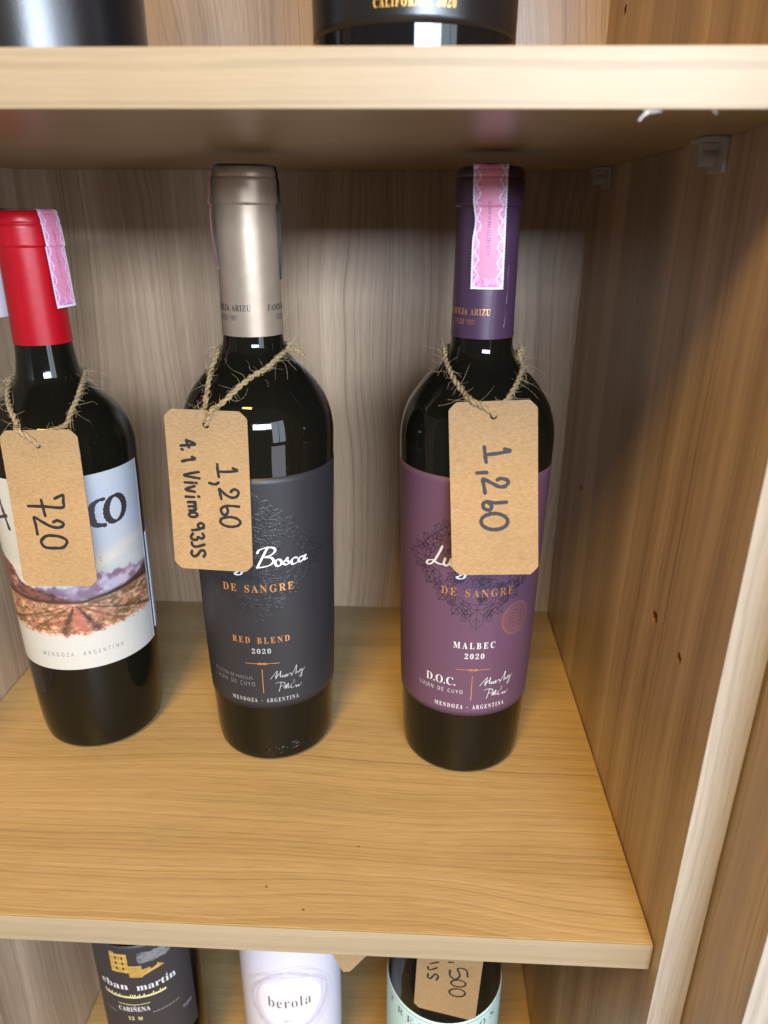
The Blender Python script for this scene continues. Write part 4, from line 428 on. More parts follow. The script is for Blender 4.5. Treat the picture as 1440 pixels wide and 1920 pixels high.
def ribbons(name, strokes, fn, width, mat, parent, h=0.00012, smooth_n=6, rise=0.00003, taper=0.0, relief=0.0, slant=None, wob=0.0):
    """pen strokes as flat (or raised) ribbons on a surface. strokes: lists of (s, z) in metres"""
    v, f = [], []; lift = 0
    for st in strokes:
        pts = catmull(st, smooth_n) if smooth_n > 1 and len(st) > 2 else [np.array(p, float) for p in st]
        if len(st) == 2 and smooth_n > 1: pts = [np.array(st[0])+(np.array(st[1])-np.array(st[0]))*t for t in np.linspace(0, 1, 5)]
        n = len(pts); P_ = np.array(pts)
        Tn = np.gradient(P_, axis=0); ln = np.hypot(Tn[:, 0], Tn[:, 1])+1e-9; Tn = Tn/ln[:, None]; N = np.stack([-Tn[:, 1], Tn[:, 0]], 1)
        wd = np.full(n, width/2)
        if slant is not None: wd = width/2*(0.45+0.75*np.abs(N@np.array([math.cos(slant), math.sin(slant)])))
        if taper: t = np.linspace(0, 1, n); wd = wd*(1-taper*np.clip(np.abs(2*t-1)-0.5, 0, 1)*2)
        if wob: wd = wd*(1+wob*np.sin(np.arange(n)*0.9+rng.uniform(0, 6))+wob*rng.uniform(-0.6, 0.6, n))
        ks = 0 if relief or taper else 4
        rows = []
        for q in range(ks): a = PI/2*(1-(q)/ks); rows.append((P_[0]-Tn[0]*wd[0]*math.sin(a), N[0], wd[0]*math.cos(a)+1e-7))
        rows += [(P_[i], N[i], wd[i]) for i in range(n)]
        for q in range(ks-1, -1, -1): a = PI/2*(1-q/ks); rows.append((P_[-1]+Tn[-1]*wd[-1]*math.sin(a), N[-1], wd[-1]*math.cos(a)+1e-7))
        b = len(v); R_ = len(rows)
        for i, (p, nn, ww) in enumerate(rows):
            hh = h+lift+rise*i/R_
            A, C_ = p-nn*ww, p+nn*ww
            v.append(fn(A[0], A[1], hh)); v.append(fn(p[0], p[1], hh+relief)); v.append(fn(C_[0], C_[1], hh))
        for i in range(R_-1):
            k = b+3*i; f.append((k, k+3, k+4, k+1)); f.append((k+1, k+4, k+5, k+2))
        lift += rise*0.5
        if lift > 0.00012: lift = 0
    return mesh(name, v, f, mat, parent)
mm = lambda strokes, dx=0, dz=0, k=1.0: [[((a*k+dx)/1000, (b*k+dz)/1000) for a, b in s] for s in strokes]

P2 = [(0, 31), (0.8, 34), (3, 35.9), (10, 36.9), (31, 37.9), (52, 38.8), (86, 39.6), (132, 40.1), (190, 41.5), (203, 41.8), (211, 41), (220.5, 38.3), (228, 34), (236.7, 27), (242, 21.2), (247.7, 17.4), (254, 16.0), (289, 15.4), (318, 15.1), (336, 15.1)]
P1 = [(0, 31), (0.8, 34.2), (3, 36.2), (18, 38.2), (43, 39.2), (80, 39.9), (135, 40.6), (175, 41.5), (190, 41.6), (198, 40.6), (207, 37.5), (214.6, 32), (221.4, 24.5), (231, 17.2), (249, 15.0), (280, 14.6), (315.5, 14.5)]
PE = [(0, 31), (0.8, 34.2), (3, 36.6), (8, 37.4), (190, 37.6), (203, 35), (216, 26), (226, 18), (245, 14.5), (298, 14)]
PB = [(0, 31), (0.8, 34.2), (3, 37), (8, 37.9), (208, 38.1), (218, 36), (230, 27), (240, 18), (256, 14.5), (300, 14)]
PT = [(0, 36), (0.8, 39), (3, 41.6), (8, 42.5), (145, 42.7), (165, 41.6), (190, 36.5), (215, 27), (240, 17.5), (260, 14.8), (298, 14.4)]
PC = [(0, 33), (0.8, 36.4), (3, 39.4), (8, 40.3), (205, 40.5), (216, 39), (228, 32), (240, 21), (250, 16), (320, 15)]
def bottle(label_, loc, pts, zcap, capmat, glass, ring):
    b = thing('wine_bottle', label_, 'bottle', loc, 'wine bottles on the shelves'); pr = Prof(pts); top = pts[-1][0]/1000
    zs = sorted(set([0, 0.0004, 0.0008, 0.0014, 0.002, 0.003] + list(np.linspace(0.004, zcap+0.004, 110)))); 
    gl = revolve('glass_body', [(z, pr(z)) for z in zs], M[glass], b, 128)
    # capsule: sleeve, neck ring, crimped top
    z0, zr1, zr2 = zcap, ring[0], ring[1]; c = []
    o = 0.0003
    for z in np.linspace(z0, zr1-0.0006, 30): c.append((z, pr(z)+o))
    bul = ring[2]
    c += [(zr1-0.0003, pr(zr1)+o), (zr1, pr(zr1)+o+bul*0.7), (zr1+0.0005, pr(zr1)+o+bul)]
    for z in np.linspace(zr1+0.001, zr2-0.0007, 8): c.append((z, pr(z)+o+bul))
    c += [(zr2-0.0004, pr(zr2)+o+bul*0.75), (zr2, pr(zr2)+o+bul*0.45), (zr2+0.0005, pr(zr2)+o+bul*0.8), (zr2+0.0010, pr(zr2)+o+bul*0.9)]
    R_ = pr(zr2)+o+bul*0.9
    k = top-(zr2+0.001)
    for a in np.linspace(0.1, PI/2, 9): c.append((top-k+k*math.sin(a), R_-0.0028+0.0028*math.cos(a)))
    c += [(top+0.0001, R_-0.004), (top-0.0002, R_*0.5)]
    cp = revolve('capsule', c, M[capmat], b, 96, True, False)
    cp.data.update()
    capr = lambda z: np.interp(z, [q[0] for q in c], [q[1] for q in c])
    return b, pr, gl, cp, capr

# --- leafy diamond pattern shared by the two labels of one producer
def leaf(cx, cz, size, ang, veins=True):
    prof_ = [(0, 1.0), (12, 0.80), (18, 0.86), (28, 0.62), (34, 0.55), (44, 0.80), (52, 0.92), (62, 0.74), (70, 0.76), (84, 0.48), (100, 0.62), (112, 0.66), (124, 0.52), (138, 0.50), (155, 0.30), (168, 0.36), (180, 0.10)]
    out = []
    def pt(a, r): t = ang+rad(a); return (cx+size*r*math.cos(t), cz+size*r*math.sin(t))
    o = [pt(a, r) for a, r in prof_] + [pt(-a, r) for a, r in reversed(prof_[:-1])]; out.append(o)
    if veins:
        for a, r in ((0, 0.9), (52, 0.78), (-52, 0.78), (112, 0.5), (-112, 0.5)):
            out.append([pt(180, 0.08), pt(a*0.9, r*0.5), pt(a, r)])
        for a, r in ((0, 0.6), (52, 0.5), (-52, 0.5)):
            out.append([pt(a, r*0.7), pt(a+16, r*1.05)]); out.append([pt(a, r*0.7), pt(a-16, r*1.05)])
    return out
def spiral(cx, cz, r, a0, turns=1.4, sgn=1):
    return [[(cx+r*(1-t*0.85)*math.cos(a0+sgn*turns*2*PI*t), cz+r*(1-t*0.85)*math.sin(a0+sgn*turns*2*PI*t)) for t in np.linspace(0, 1, 16)]]
def motif():
    R0 = random.Random(5); st = []; HW, HH = 41.0, 39.0
    def inside(x, z, k=1.0): return abs(x)/HW+abs(z)/HH < k
    st += leaf(0, -28, 12, -PI/2); st += leaf(0, 28, 12, PI/2); st += leaf(-31, 0, 11, PI); st += leaf(31, 0, 11, 0)
    for sx in (-1, 1):
        for sz in (-1, 1):
            for t, s in ((0.25, 8.5), (0.5, 9.0), (0.75, 8.5)):
                x, z = sx*HW*0.84*t, sz*HH*0.84*(1-t); a = math.atan2(sz*HW, sx*HH)
                st += leaf(x, z, s, a+R0.uniform(-0.5, 0.5))
            for t in (0.15, 0.38, 0.62, 0.85):
                x, z = sx*HW*0.90*t, sz*HH*0.90*(1-t); st += spiral(x, z, 2.6, R0.uniform(0, 6), 1.2, sx*sz)
            st.append([(sx*HW*t+sx*1.0*math.sin(t*22), sz*HH*(1-t)*0.95+0.9*math.cos(t*25)) for t in np.linspace(0.12, 0.88, 26)])
    for i in range(60):
        x, z = R0.uniform(-30, 30), R0.uniform(-30, 30)
        if not inside(x, z, 0.68): continue
        q = R0.random()
        if q < 0.45: st += leaf(x, z, R0.uniform(4.5, 7.5), R0.uniform(0, 6.3), q < 0.3)
        elif q < 0.75: st += spiral(x, z, R0.uniform(2, 3.6), R0.uniform(0, 6), R0.uniform(1, 1.7), R0.choice((-1, 1)))
        else:
            for j in range(7):
                gx, gz = x+((j % 3)-1)*1.7+(j//3)*0.8, z-(j//3)*1.6; st.append([(gx+0.8*math.cos(a), gz+0.8*math.sin(a)) for a in np.linspace(0, 6.4, 9)])
    return st
MOTIF = motif()
BOSCA = [[[7.18,148.48],[5.52,145.36],[3.6,141.6],[1.01,136.51]],[[1.57,145.39],[2.91,147.33],[7.05,148.49],[10.43,147.84],[10.88,145.79],[8.3,143.58],[5.38,142.85],[8.78,142.23],[9.91,139.9],[7.86,137.78],[3.67,136.79],[1.45,136.71]],[[12.02,140.66],[12.82,140.65],[13.54,140.18],[14.01,139.43],[14.14,138.48],[13.89,137.59],[13.32,136.93],[12.55,136.68],[11.76,136.89],[11.12,137.48],[10.78,138.36],[10.81,139.27],[11.19,140.11],[11.86,140.6],[12.64,140.72]],[[14.16,137.49],[16.04,139.18],[17.76,141.06],[17.27,139.5],[18.4,137.67],[16.89,136.8],[15.3,137.45]],[[23.06,139.62],[21.42,140.05],[19.84,138.55],[20.37,136.36],[23.11,136.77]],[[27.43,139.35],[25.27,139.5],[23.92,137.91],[25.14,136.59],[27.09,138.0],[28.47,139.98],[27.63,137.22],[29.64,137.38]]]
LUIGI = [[[-20.29,149.07],[-21.82,145.25],[-24.75,139.51],[-27.49,136.68],[-29.38,136.77],[-28.71,138.54],[-25.64,139.64],[-22.48,138.51],[-19.25,138.54]],[[-18.46,142.26],[-19.11,139.42],[-17.78,138.09],[-16.09,140.01],[-14.95,142.93],[-15.51,139.44],[-14.08,138.37]],[[-12.51,142.42],[-13.27,139.45],[-11.67,138.92]],[[-12.21,145.18],[-11.98,144.95]],[[-7.05,142.77],[-9.12,142.73],[-9.9,140.29],[-8.12,139.96],[-6.65,142.9],[-6.91,137.2],[-7.8,132.86],[-9.8,131.7],[-11.76,132.27],[-9.89,133.76],[-5.17,137.3]],[[-3.79,143.01],[-4.52,140.27],[-2.76,140.03]],[[-3.6,145.71],[-3.38,145.43]]]
SIG = [[[4.33,66.61],[6.45,69.49],[8.6,71.88],[7.81,68.9],[7.44,66.54],[9.15,70.01]],[[6.89,68.42],[9.62,69.05],[10.63,71.68],[10.16,67.36],[11.68,68.67],[11.42,66.93],[12.93,68.43],[12.84,66.82],[14.13,69.04],[14.15,67.07],[15.89,68.99],[17.28,67.76]],[[16.76,66.75],[19.26,71.11],[20.39,73.57],[19.89,69.17],[19.6,67.49],[20.88,68.83],[21.55,67.68],[22.71,69.95],[22.43,68.27],[23.82,69.68],[23.33,64.83],[22.27,65.23],[25.66,70.11]],[[7.1,63.39],[9.63,63.89],[12.55,62.99],[12.27,61.43],[9.99,60.84]],[[10.48,63.38],[9.73,60.14],[8.9,57.39]],[[11.58,59.61],[12.77,60.59],[12.52,58.66],[13.51,61.61],[13.51,58.65],[14.73,62.22],[14.89,58.82],[16.03,59.61]],[[19.26,62.2],[16.61,60.81],[16.69,58.34],[18.64,58.84],[19.52,59.61],[19.9,57.94],[20.96,59.41],[21.42,58.05],[23.21,60.09]],[[18.07,63.03],[18.59,63.8]]]

# --- tax stamp strip lying over the capsule
def vnoise(x, y, seed, f):
    g = np.random.default_rng(seed).random((64, 64)); X, Y = x*f, y*f; xi, yi = np.floor(X).astype(int), np.floor(Y).astype(int); fx, fy = X-xi, Y-yi
    fx = fx*fx*(3-2*fx); fy = fy*fy*(3-2*fy); G = lambda a, b: g[a % 64, b % 64]
    return (G(xi, yi)*(1-fx)+G(xi+1, yi)*fx)*(1-fy)+(G(xi, yi+1)*(1-fx)+G(xi+1, yi+1)*fx)*fy
def fbm(x, y, seed, f, o=3):
    s = 0; a = 0.5; t = 0
    for i in range(o): s = s+a*vnoise(x, y, seed+i, f*2**i); t += a; a *= 0.5
    return s/t
def stamp(parent, capr, top, az, zends, width, flat=0.3, bul=(0.0, 0.0), notch=None, lean=(0.0, 0.0), flare=0.0):
    Wd = width; nx = 44; path = []      # path along the strip: (kind, pos)
    Rt = capr(top-0.003)-0.0012
    for side_, zend in ((0, zends[0]), (1, zends[1])):
        L = [('w', z) for z in np.linspace(zend, top-0.0020, 150)]
        L += [('c', a) for a in np.linspace(0, PI/2, 8)]
        L += [('t', q) for q in np.linspace(Rt-0.002, 0.0, 24)]
        path.append([(side_, k, q) for k, q in L])
    rows = path[0] + path[1][::-1][1:]
    v, cols, f = [], [], []; n = len(rows); tot = 0; dist = []
    prev = None
    for (sd, k, q) in rows:
        a = az + (PI if sd else 0); nv = np.array([math.cos(a), math.sin(a), 0]); tv = np.array([-math.sin(a), math.cos(a), 0])*(-1 if sd else 1)
        if k == 'w':
            tt = (q-zends[sd])/(top-zends[sd]); r = capr(q)+0.00035+bul[sd]*max(0, math.sin(PI*min(1, tt*1.05)))**1.2 + flare*max(0, 1-tt)**2.2; zc = q; wrap = 1-flat; sh = lean[sd]*(1-tt)
        elif k == 'c': r = capr(top-0.002)+0.00035-0.0024*(1-math.cos(q)); zc = top-0.0020+0.0026*math.sin(q); wrap = (1-flat)*(1-q/(PI/2)); sh = 0
        else: r = q; zc = top+0.0007; wrap = 0; sh = 0
        cen = nv*r + np.array([0, 0, zc])
        if prev is not None: tot += np.linalg.norm(cen-prev)
        prev = cen; dist.append(tot); row = []
        for i in range(nx+1):
            u = i/nx*2-1; s = u*Wd/2
            if abs(u) > 0.93: s *= 1+0.028*math.sin(tot*2*PI/0.00135)
            if notch and sd == 0 and k == 'w' and u < 0: s *= 1-notch*math.exp(-((q-0.312)/0.006)**2)*1.0-0.10*notch*math.exp(-((q-0.300)/0.014)**2)
            s += sh
            if wrap > 0.01:
                th = s/r*wrap; p = nv*(r*math.cos(th)) + tv*(r*math.sin(th)+s*(1-wrap)) + np.array([0, 0, zc])
            else: p = cen+tv*s
            row.append(p)
        v += row
    dist = np.array(dist); Lt = dist[-1]; U = np.tile(np.linspace(-1, 1, nx+1), n); Dd = np.repeat(dist, nx+1); E_ = np.minimum(Dd, Lt-Dd)
    # print: white margin, leafy magenta border, pink middle, row of tiny figures, blue rosette on the fold
    pink = np.array(srgb(220, 142, 166)); rose = np.array(srgb(214, 118, 150)); mag = np.array(srgb(182, 96, 150)); vio = np.array(srgb(170, 96, 178)); wht = np.array(srgb(214, 214, 220)); blu = np.array(srgb(56, 54, 96)); gry = np.array(srgb(150, 92, 150))
    sx_ = U*Wd/2*1000; sd_ = Dd*1000; nse = fbm(sx_+20, sd_, 3, 1.6); n2 = fbm(sx_+9, sd_, 8, 0.35)
    c = pink*(1-n2[:, None]*0.5)+rose*n2[:, None]*0.5
    au = np.abs(U); band = (au > 0.50) | (E_*1000 < 5.2)
    leafy = (nse > 0.52); c = np.where((band & leafy)[:, None], mag*0.55+pink*0.45, c); c = np.where((band & ~leafy)[:, None], np.array(srgb(220, 160, 196)), c)
    vine = np.abs(np.sin(sd_*0.85+np.sign(U)*0.7)*0.12+0.68-au) < 0.035; c = np.where((vine & band)[:, None], np.array(srgb(238, 208, 232)), c)
    gl_ = (au < 0.12) & (np.abs((sd_ % 1.2)-0.6) < 0.36) & (E_*1000 > 15) & (E_*1000 < 40) & (vnoise(sx_*3+40, sd_*3, 5, 1.0) > 0.35); c = np.where(gl_[:, None], gry, c)
    zt = Lt/2; rr_ = np.hypot((Dd-zt)*1000*0.42, sx_); ros = (rr_ < 6.0) & (np.sin(rr_*5+4*np.sin(6*np.arctan2(sx_, (Dd-zt)*500))) > -0.3); c = np.where(ros[:, None], blu, c)
    edge = (au > 0.90) | (E_*1000 < 1.0); c = np.where(edge[:, None], wht, c)
    N1 = len(v); nW = nx+1
    for i in range(n-1):
        for j in range(nx): f.append((i*nW+j, i*nW+j+1, (i+1)*nW+j+1, (i+1)*nW+j))
    # plain white reverse, a paper's thickness further in
    v2 = []
    for i in range(n):
        for j in range(nW):
            p = np.array(v[i*nW+j]); q = p.copy(); rr = math.hypot(p[0], p[1]); q[:2] *= max(0, 1-0.00008/max(rr, 1e-4)); q[2] -= 0.00006 if rr < Rt else 0; v2.append(q)
    v += v2; f += [tuple(N1+k for k in reversed(q)) for q in f]
    cols = np.vstack([c, np.tile(wht, (N1, 1))])
    return mesh('tax_stamp', v, f, M['stamp'], parent, cols=cols)

# ===== bottle with the red capsule
b1, pr1, gl1, cp1, cr1 = bottle('wine bottle with red capsule and white painted-landscape label', (-0.1767, 0.154, 0), P1, 0.2490, 'cap_red', 'glass', (0.2984, 0.3093, 0.0008))
C1 = rad(-73.4)
def painted_label(parent, pr, cen, s0, s1, z0, z1):
    nx, nz = 270, 300; s = np.linspace(s0, s1, nx); z = np.linspace(z0, z1, nz); Sx, Z = np.meshgrid(s, z)
    def c_(r, g, b): return np.array(srgb(r, g, b))
    th = Sx/40.4*57.3; u = Sx
    n1 = fbm(u+100, Z*1.3, 21, 0.16, 4); n2 = fbm(u+60, Z*1.8, 31, 0.30, 4); n3 = fbm(u+80, Z, 41, 0.8, 2); n1b = fbm(u*0.7+33, Z*2.2, 71, 0.14, 3); cl = fbm(u*0.5+50, Z*1.5, 51, 0.07, 4)
    col = np.ones(Z.shape+(3,))*c_(160, 160, 156)
    def blend(mask, c):
        nonlocal col
        m = np.clip(mask, 0, 1)[..., None]; col = col*(1-m)+np.array(c)*m
    sky = np.clip((Z-112)/40, 0, 1)*np.clip((u+10)/45, 0, 1); blend(0.55*sky*(0.6+0.8*cl), c_(148, 160, 184))
    blend(np.exp(-((Z-131-0.12*u+6*cl)/6)**2)*0.75*np.clip(cl*2-0.3, 0, 1), c_(196, 182, 158))
    def S_(x): return 1/(1+np.exp(-np.clip(x*3.0, -40, 40)))
    skyline = np.interp(u, [-56, -20, 0, 8, 15, 24, 28, 37.5, 45.5, 52], [118, 116, 117, 121, 124, 120.8, 122.3, 120.5, 118.6, 119])+3.0*(n1-0.5)+2.2*(np.abs(((u*0.11) % 1)-0.5)*2-0.5)+1.1*(np.abs(((u*0.27+0.3) % 1)-0.5)*2-0.5)
    bot = np.interp(u, [-40, -26, -14, 0, 4.6, 15, 26, 38, 50], [109.4, 108.0, 107.5, 106.6, 106.3, 107.5, 108.3, 109.3, 108.6])
    rngm = S_(skyline-Z)*S_(Z-bot+1)
    facet = np.clip((n1-0.42)*5+0.5*np.sin((u+Z*1.4)*0.55), 0, 1)
    blend(rngm, c_(160, 138, 152)); blend(rngm*facet*0.8, c_(122, 94, 112)); blend(rngm*np.clip((0.48-n1)*6, 0, 1)*0.8, c_(192, 182, 196)); blend(rngm*np.exp(-((skyline-Z)/1.3)**2)*0.5, c_(136, 96, 128))
    lsky = np.interp(u, [-56, -39, -34.6, -30, -22, -13, 0, 4], [134, 130, 126.6, 119, 116.9, 114.6, 108.5, 106])+1.5*(n2-0.5)
    lm = S_(lsky-Z)*S_(Z-bot+1)*S_((-1-u)*0.4); blend(lm, c_(120, 78, 72)); blend(lm*np.clip((n2-0.45)*5, 0, 1), c_(82, 50, 46)); blend(lm*np.clip((0.42-n1)*6, 0, 1), c_(170, 128, 120))
    rr = np.interp(u, [2, 15, 26, 38, 46, 53], [106.6, 108.9, 110.6, 112.8, 115.2, 117.5]) + 1.2*(n2-0.5); rm = S_(rr-Z)*S_(Z-bot+2.2)*S_((u-3)*0.5); blend(rm, c_(70, 46, 44)); blend(rm*np.clip((n2-0.55)*6, 0, 1), c_(110, 78, 62))
    blend(np.exp(-((Z-bot-0.4)/(1.3+0.022*np.abs(u)))**2), c_(50, 33, 29))
    low = 88.6-3.0*np.exp(-((u+2)/20)**2)+5.5*(n2-0.5)+3*(n3-0.5); fm = S_(bot-0.4-Z)*S_((Z-low)*1.2)
    blend(fm, c_(168, 130, 100)); blend(fm*np.clip((n1-0.45)*6, 0, 1)*0.8, c_(190, 134, 112)); blend(fm*np.clip((n1b-0.5)*7, 0, 1)*0.85, c_(112, 88, 52)); blend(fm*np.clip((0.42-n1b)*8, 0, 1)*0.7, c_(150, 84, 62)); blend(fm*np.clip((n2-0.58)*8, 0, 1)*0.6, c_(104, 72, 44)); blend(fm*np.clip((0.40-n2)*9, 0, 1)*0.7, c_(224, 182, 146)); blend(fm*np.clip((n3-0.62)*9, 0, 1)*0.7, c_(84, 56, 40))
    k = (105.6-Z)
    blend(fm*np.exp(-((u-1-0.10*k)/(0.6+0.24*k))**2)*0.9*(k > 0), c_(168, 98, 84))
    for off, sl, c in ((1.0, 0.62, (66, 42, 44)), (0.0, -0.42, (82, 54, 40)), (2, 1.5, (120, 76, 56)), (-1, -1.5, (110, 74, 44)), (3, 3.0, (76, 52, 40)), (-3, -3.2, (86, 62, 36))):
        d_ = (u-off-sl*k)/(0.5+0.16*k+0.02*k*abs(sl)); blend(fm*np.exp(-d_**2)*(0.55+0.9*n3)*(k > 0.5), c_(*c))
    blend(S_((u-51.5)*2), c_(190, 192, 196)); blend(np.clip(S_((Z-(low-0.5))*2)*S_((low+1.5-Z)*1.0)*(n3 > 0.55), 0, 1)*0.5, c_(214, 150, 122))
    pm = np.clip(rngm+lm+rm+fm, 0, 1)[..., None]; col = col*(1-0.33*pm)
    v = []; r = [pr(a/1000)+0.00022 for a in z]
    for j in range(nz):
        for i in range(nx): a = cen+s[i]/40.4; v.append((r[j]*math.cos(a), r[j]*math.sin(a), z[j]/1000))
    f = [(j*nx+i, j*nx+i+1, (j+1)*nx+i+1, (j+1)*nx+i) for j in range(nz-1) for i in range(nx-1)]
    return mesh('label', v, f, M['paint'], parent, cols=col.reshape(-1, 3))
lab1 = painted_label(b1, pr1, C1, -54.0, 53.5, 62.0, 182.5); f1 = surf(pr1, C1, 0.00022)
for st_ in [[[24.56,166.79],[21.23,166.69],[18.03,164.68],[16.73,161.07],[16.79,156.74],[18.08,152.92],[23.26,151.28]],[[29.7,166.62],[31.63,166.91],[33.52,166.34],[35.2,164.94],[36.45,162.89],[37.06,160.43],[36.91,157.86],[35.98,155.49],[34.56,153.5],[32.72,152.16],[30.69,151.59],[28.79,151.81],[27.16,152.82],[25.96,154.51],[25.26,156.74],[25.17,159.22],[25.66,161.72],[26.68,163.97],[28.16,165.69],[29.96,166.7],[31.86,166.9]]]: ribbons('lettering', mm([st_]), f1, 0.0034, M['black_ink'], lab1, wob=0.07, smooth_n=8, slant=0.15)
ribbons('lettering', mm([[[-32.9,169.41],[-31.7,161.22],[-29.99,152.41]],[[-37.12,157.77],[-30.05,160.13]]]), f1, 0.0020, M['black_ink'], lab1, wob=0.18)
text('lettering', '2 2', 's', f1, 0.0145, 0.0188, 0.1302, 0.0032, M['brown_ink'], lab1, 30)
text('lettering', 'MENDOZA, ARGENTINA', 's', f1, -0.0242, 0.0242, 0.0715, 0.0027, M['brown_ink'], lab1, 70)
label('back_label', pr1, rad(8), rad(150), 0.066, 0.133, M['back_lab'], b1, 0.0004)
stamp(b1, cr1, 0.3157, rad(-8), (0.268, 0.262), 0.0165, 0.55, (0.0012, 0.0016), None, (-0.0012, 0.001), 0.0034)

# ===== the two bottles of one producer
def sangre(b, pr, gl, cp, cr, cen, zsh, dark):
    fn = surf(pr, cen, 0.00022); zb = zsh
    lab = label('label', pr, cen-rad(122), cen+rad(122), 0.0420+zb, 0.1880+zb, M['lab_char' if dark else 'lab_plum'], b)
    st = [[(a/1000, z/1000+0.1405+zb) for a, z in s] for s in MOTIF]
    if dark: ribbons('leaf_pattern', st, fn, 0.00075, M['emboss'], lab, h=-0.00003, relief=0.00014, rise=0.00001, smooth_n=2)
    else: ribbons('leaf_pattern', st, fn, 0.00030, M['ink_plum'], lab, h=0.00004, rise=0.00001, smooth_n=2)
    zz = zb*1000
    ribbons('lettering', mm(LUIGI, 0, zz), fn, 0.00122, M['white_ink'], lab, h=0.00045, slant=0.3, wob=0.04)
    ribbons('lettering', mm(BOSCA, 0, zz), fn, 0.00122, M['white_ink'], lab, h=0.00045, slant=0.3, wob=0.04)
    text('lettering', 'DE SANGRE', 'b', fn, -0.0203, 0.0206, 0.1211+zb, 0.0046, M['copper'], lab, 22, h=0.00045)
    if dark:
        text('lettering', 'RED BLEND', 'b', fn, -0.0172, 0.0170, 0.0879+zb, 0.0040, M['copper'], lab, 34)
        text('lettering', '2020', 'b', fn, -0.0057, 0.0057, 0.0811+zb, 0.0031, M['grey_ink'], lab, 22)
        text('lettering', 'SELECCIÓN DE PARCELAS', 's', fn, -0.0350, -0.0062, 0.0627+zb, 0.0022, M['dim_ink'], lab, 16)
        text('lettering', 'LUJÁN DE CUYO', 's', fn, -0.0350, -0.0050, 0.0582+zb, 0.0027, M['dim_ink'], lab, 26)
        text('lettering', 'MENDOZA - ARGENTINA', 'b', fn, -0.0215, 0.0211, 0.0468+zb, 0.0027, M['grey_ink'], lab, 30)
    else:
        text('lettering', 'MALBEC', 'b', fn, -0.0121, 0.0120, 0.0881+zb, 0.0040, M['white_ink'], lab, 34)
        text('lettering', '2020', 'b', fn, -0.0055, 0.0060, 0.0815+zb, 0.0033, M['white_ink'], lab, 22)
        text('lettering', 'D.O.C.', 'r', fn, -0.0285, -0.0092, 0.0627+zb, 0.0052, M['white_ink'], lab, -6)
        text('lettering', 'LUJÁN DE CUYO', 's', fn, -0.0333, -0.0053, 0.0575+zb, 0.0025, M['white_ink'], lab, 30)
        text('lettering', 'MENDOZA - ARGENTINA', 'b', fn, -0.0222, 0.0213, 0.0470+zb, 0.0028, M['white_ink'], lab, 30)
        # round copper seal
        cx, cz = 0.0246, 0.1080; rg = []
        for R_ in (10.0, 9.3, 6.4): rg.append([(cx+R_/1000*0.97*math.cos(a), cz+R_/1000*math.sin(a)) for a in np.linspace(0, 2*PI*1.01, 40)])
        for i in range(34):
            a = i/34*2*PI; rg.append([(cx+q/1000*math.cos(a+sk), cz+q/1000*math.sin(a+sk)) for q, sk in ((7.2, 0), (8.0, 0.06), (8.6, -0.02))])
        for i in range(9):
            a = i*0.7; rg.append([(cx+q/1000*math.cos(a+q*0.25), cz+q/1000*math.sin(a+q*0.25)) for q in (0.8, 2.2, 3.8, 5.4)])
        ribbons('seal', rg, fn, 0.00022, M['copper'], lab, h=0.0001, rise=0.00001, smooth_n=2)
    zo = 0.0741+zb
    ribbons('ornament', [[(-0.0100, zo), (-0.004, zo+0.00005), (0.0100, zo)], [(-0.0030, zo), (-0.0012, zo+0.0006), (0, zo), (0.0012, zo-0.0006), (0.003, zo)], [(-0.0030, zo), (-0.0012, zo-0.0006), (0, zo), (0.0012, zo+0.0006), (0.003, zo)]], fn, 0.00036, M['copper'], lab)
    ribbons('ornament', [[(-0.0003, 0.0702+zb), (-0.0003, 0.0535+zb)]], fn, 0.00036, M['copper'], lab)
    ribbons('signature', mm(SIG, 0, zz-3.3), fn, 0.00038, M['white_ink' if not dark else 'grey_ink'], lab, h=0.00025, slant=0.5)
    return lab, fn
b2, pr2, gl2, cp2, cr2 = bottle('wine bottle with pale gold capsule and charcoal black label', (-0.0588, 0.1487, 0), P2, 0.2560, 'cap_gold', 'glass', (0.3190, 0.3312, 0.0009))
sangre(b2, pr2, gl2, cp2, cr2, rad(-86.6), 0.0, True)
b3, pr3, gl3, cp3, cr3 = bottle('wine bottle with purple capsule and plum purple label', (0.0622, 0.1437, 0), P2, 0.2572, 'cap_plum', 'glass', (0.3186, 0.3312, 0.0011))
sangre(b3, pr3, gl3, cp3, cr3, rad(-86.8), 0.0037, False)
def capfn(cr, cen): return lambda s, z, h=0.0: ((cr(z)+h)*math.cos(cen+s/0.0162), (cr(z)+h)*math.sin(cen+s/0.0162), z)
for (cp, cr, mat, azs) in ((cp2, cr2, 'navy_ink', ((-172, -79.2), (-47.5, 45))), (cp3, cr3, 'copper', ((-174, -81.5),))):
    for a0, a1 in azs:
        fn = capfn(cr, rad((a0+a1)/2)); hw = rad(a1-a0)/2*0.0162
        text('lettering', 'FAMILIA ARIZU', 'b', fn, -hw, hw, 0.2688, 0.0030, M[mat], cp, 6, h=0.0001)
        text('lettering', 'DESDE 1901', 's', fn, -hw*0.56, hw*0.44, 0.2641, 0.0025, M[mat], cp, 4, h=0.0001)
stamp(b2, cr2, 0.3362, rad(17), (0.283, 0.2885), 0.0165, 0.45, (0.0012, 0.0024), None, (0.0, 0.0))
stamp(b3, cr3, 0.3362, rad(-95), (0.2812, 0.285), 0.0162, 0.18, (0.0008, 0.001), 0.16, (0.0012, 0.0))
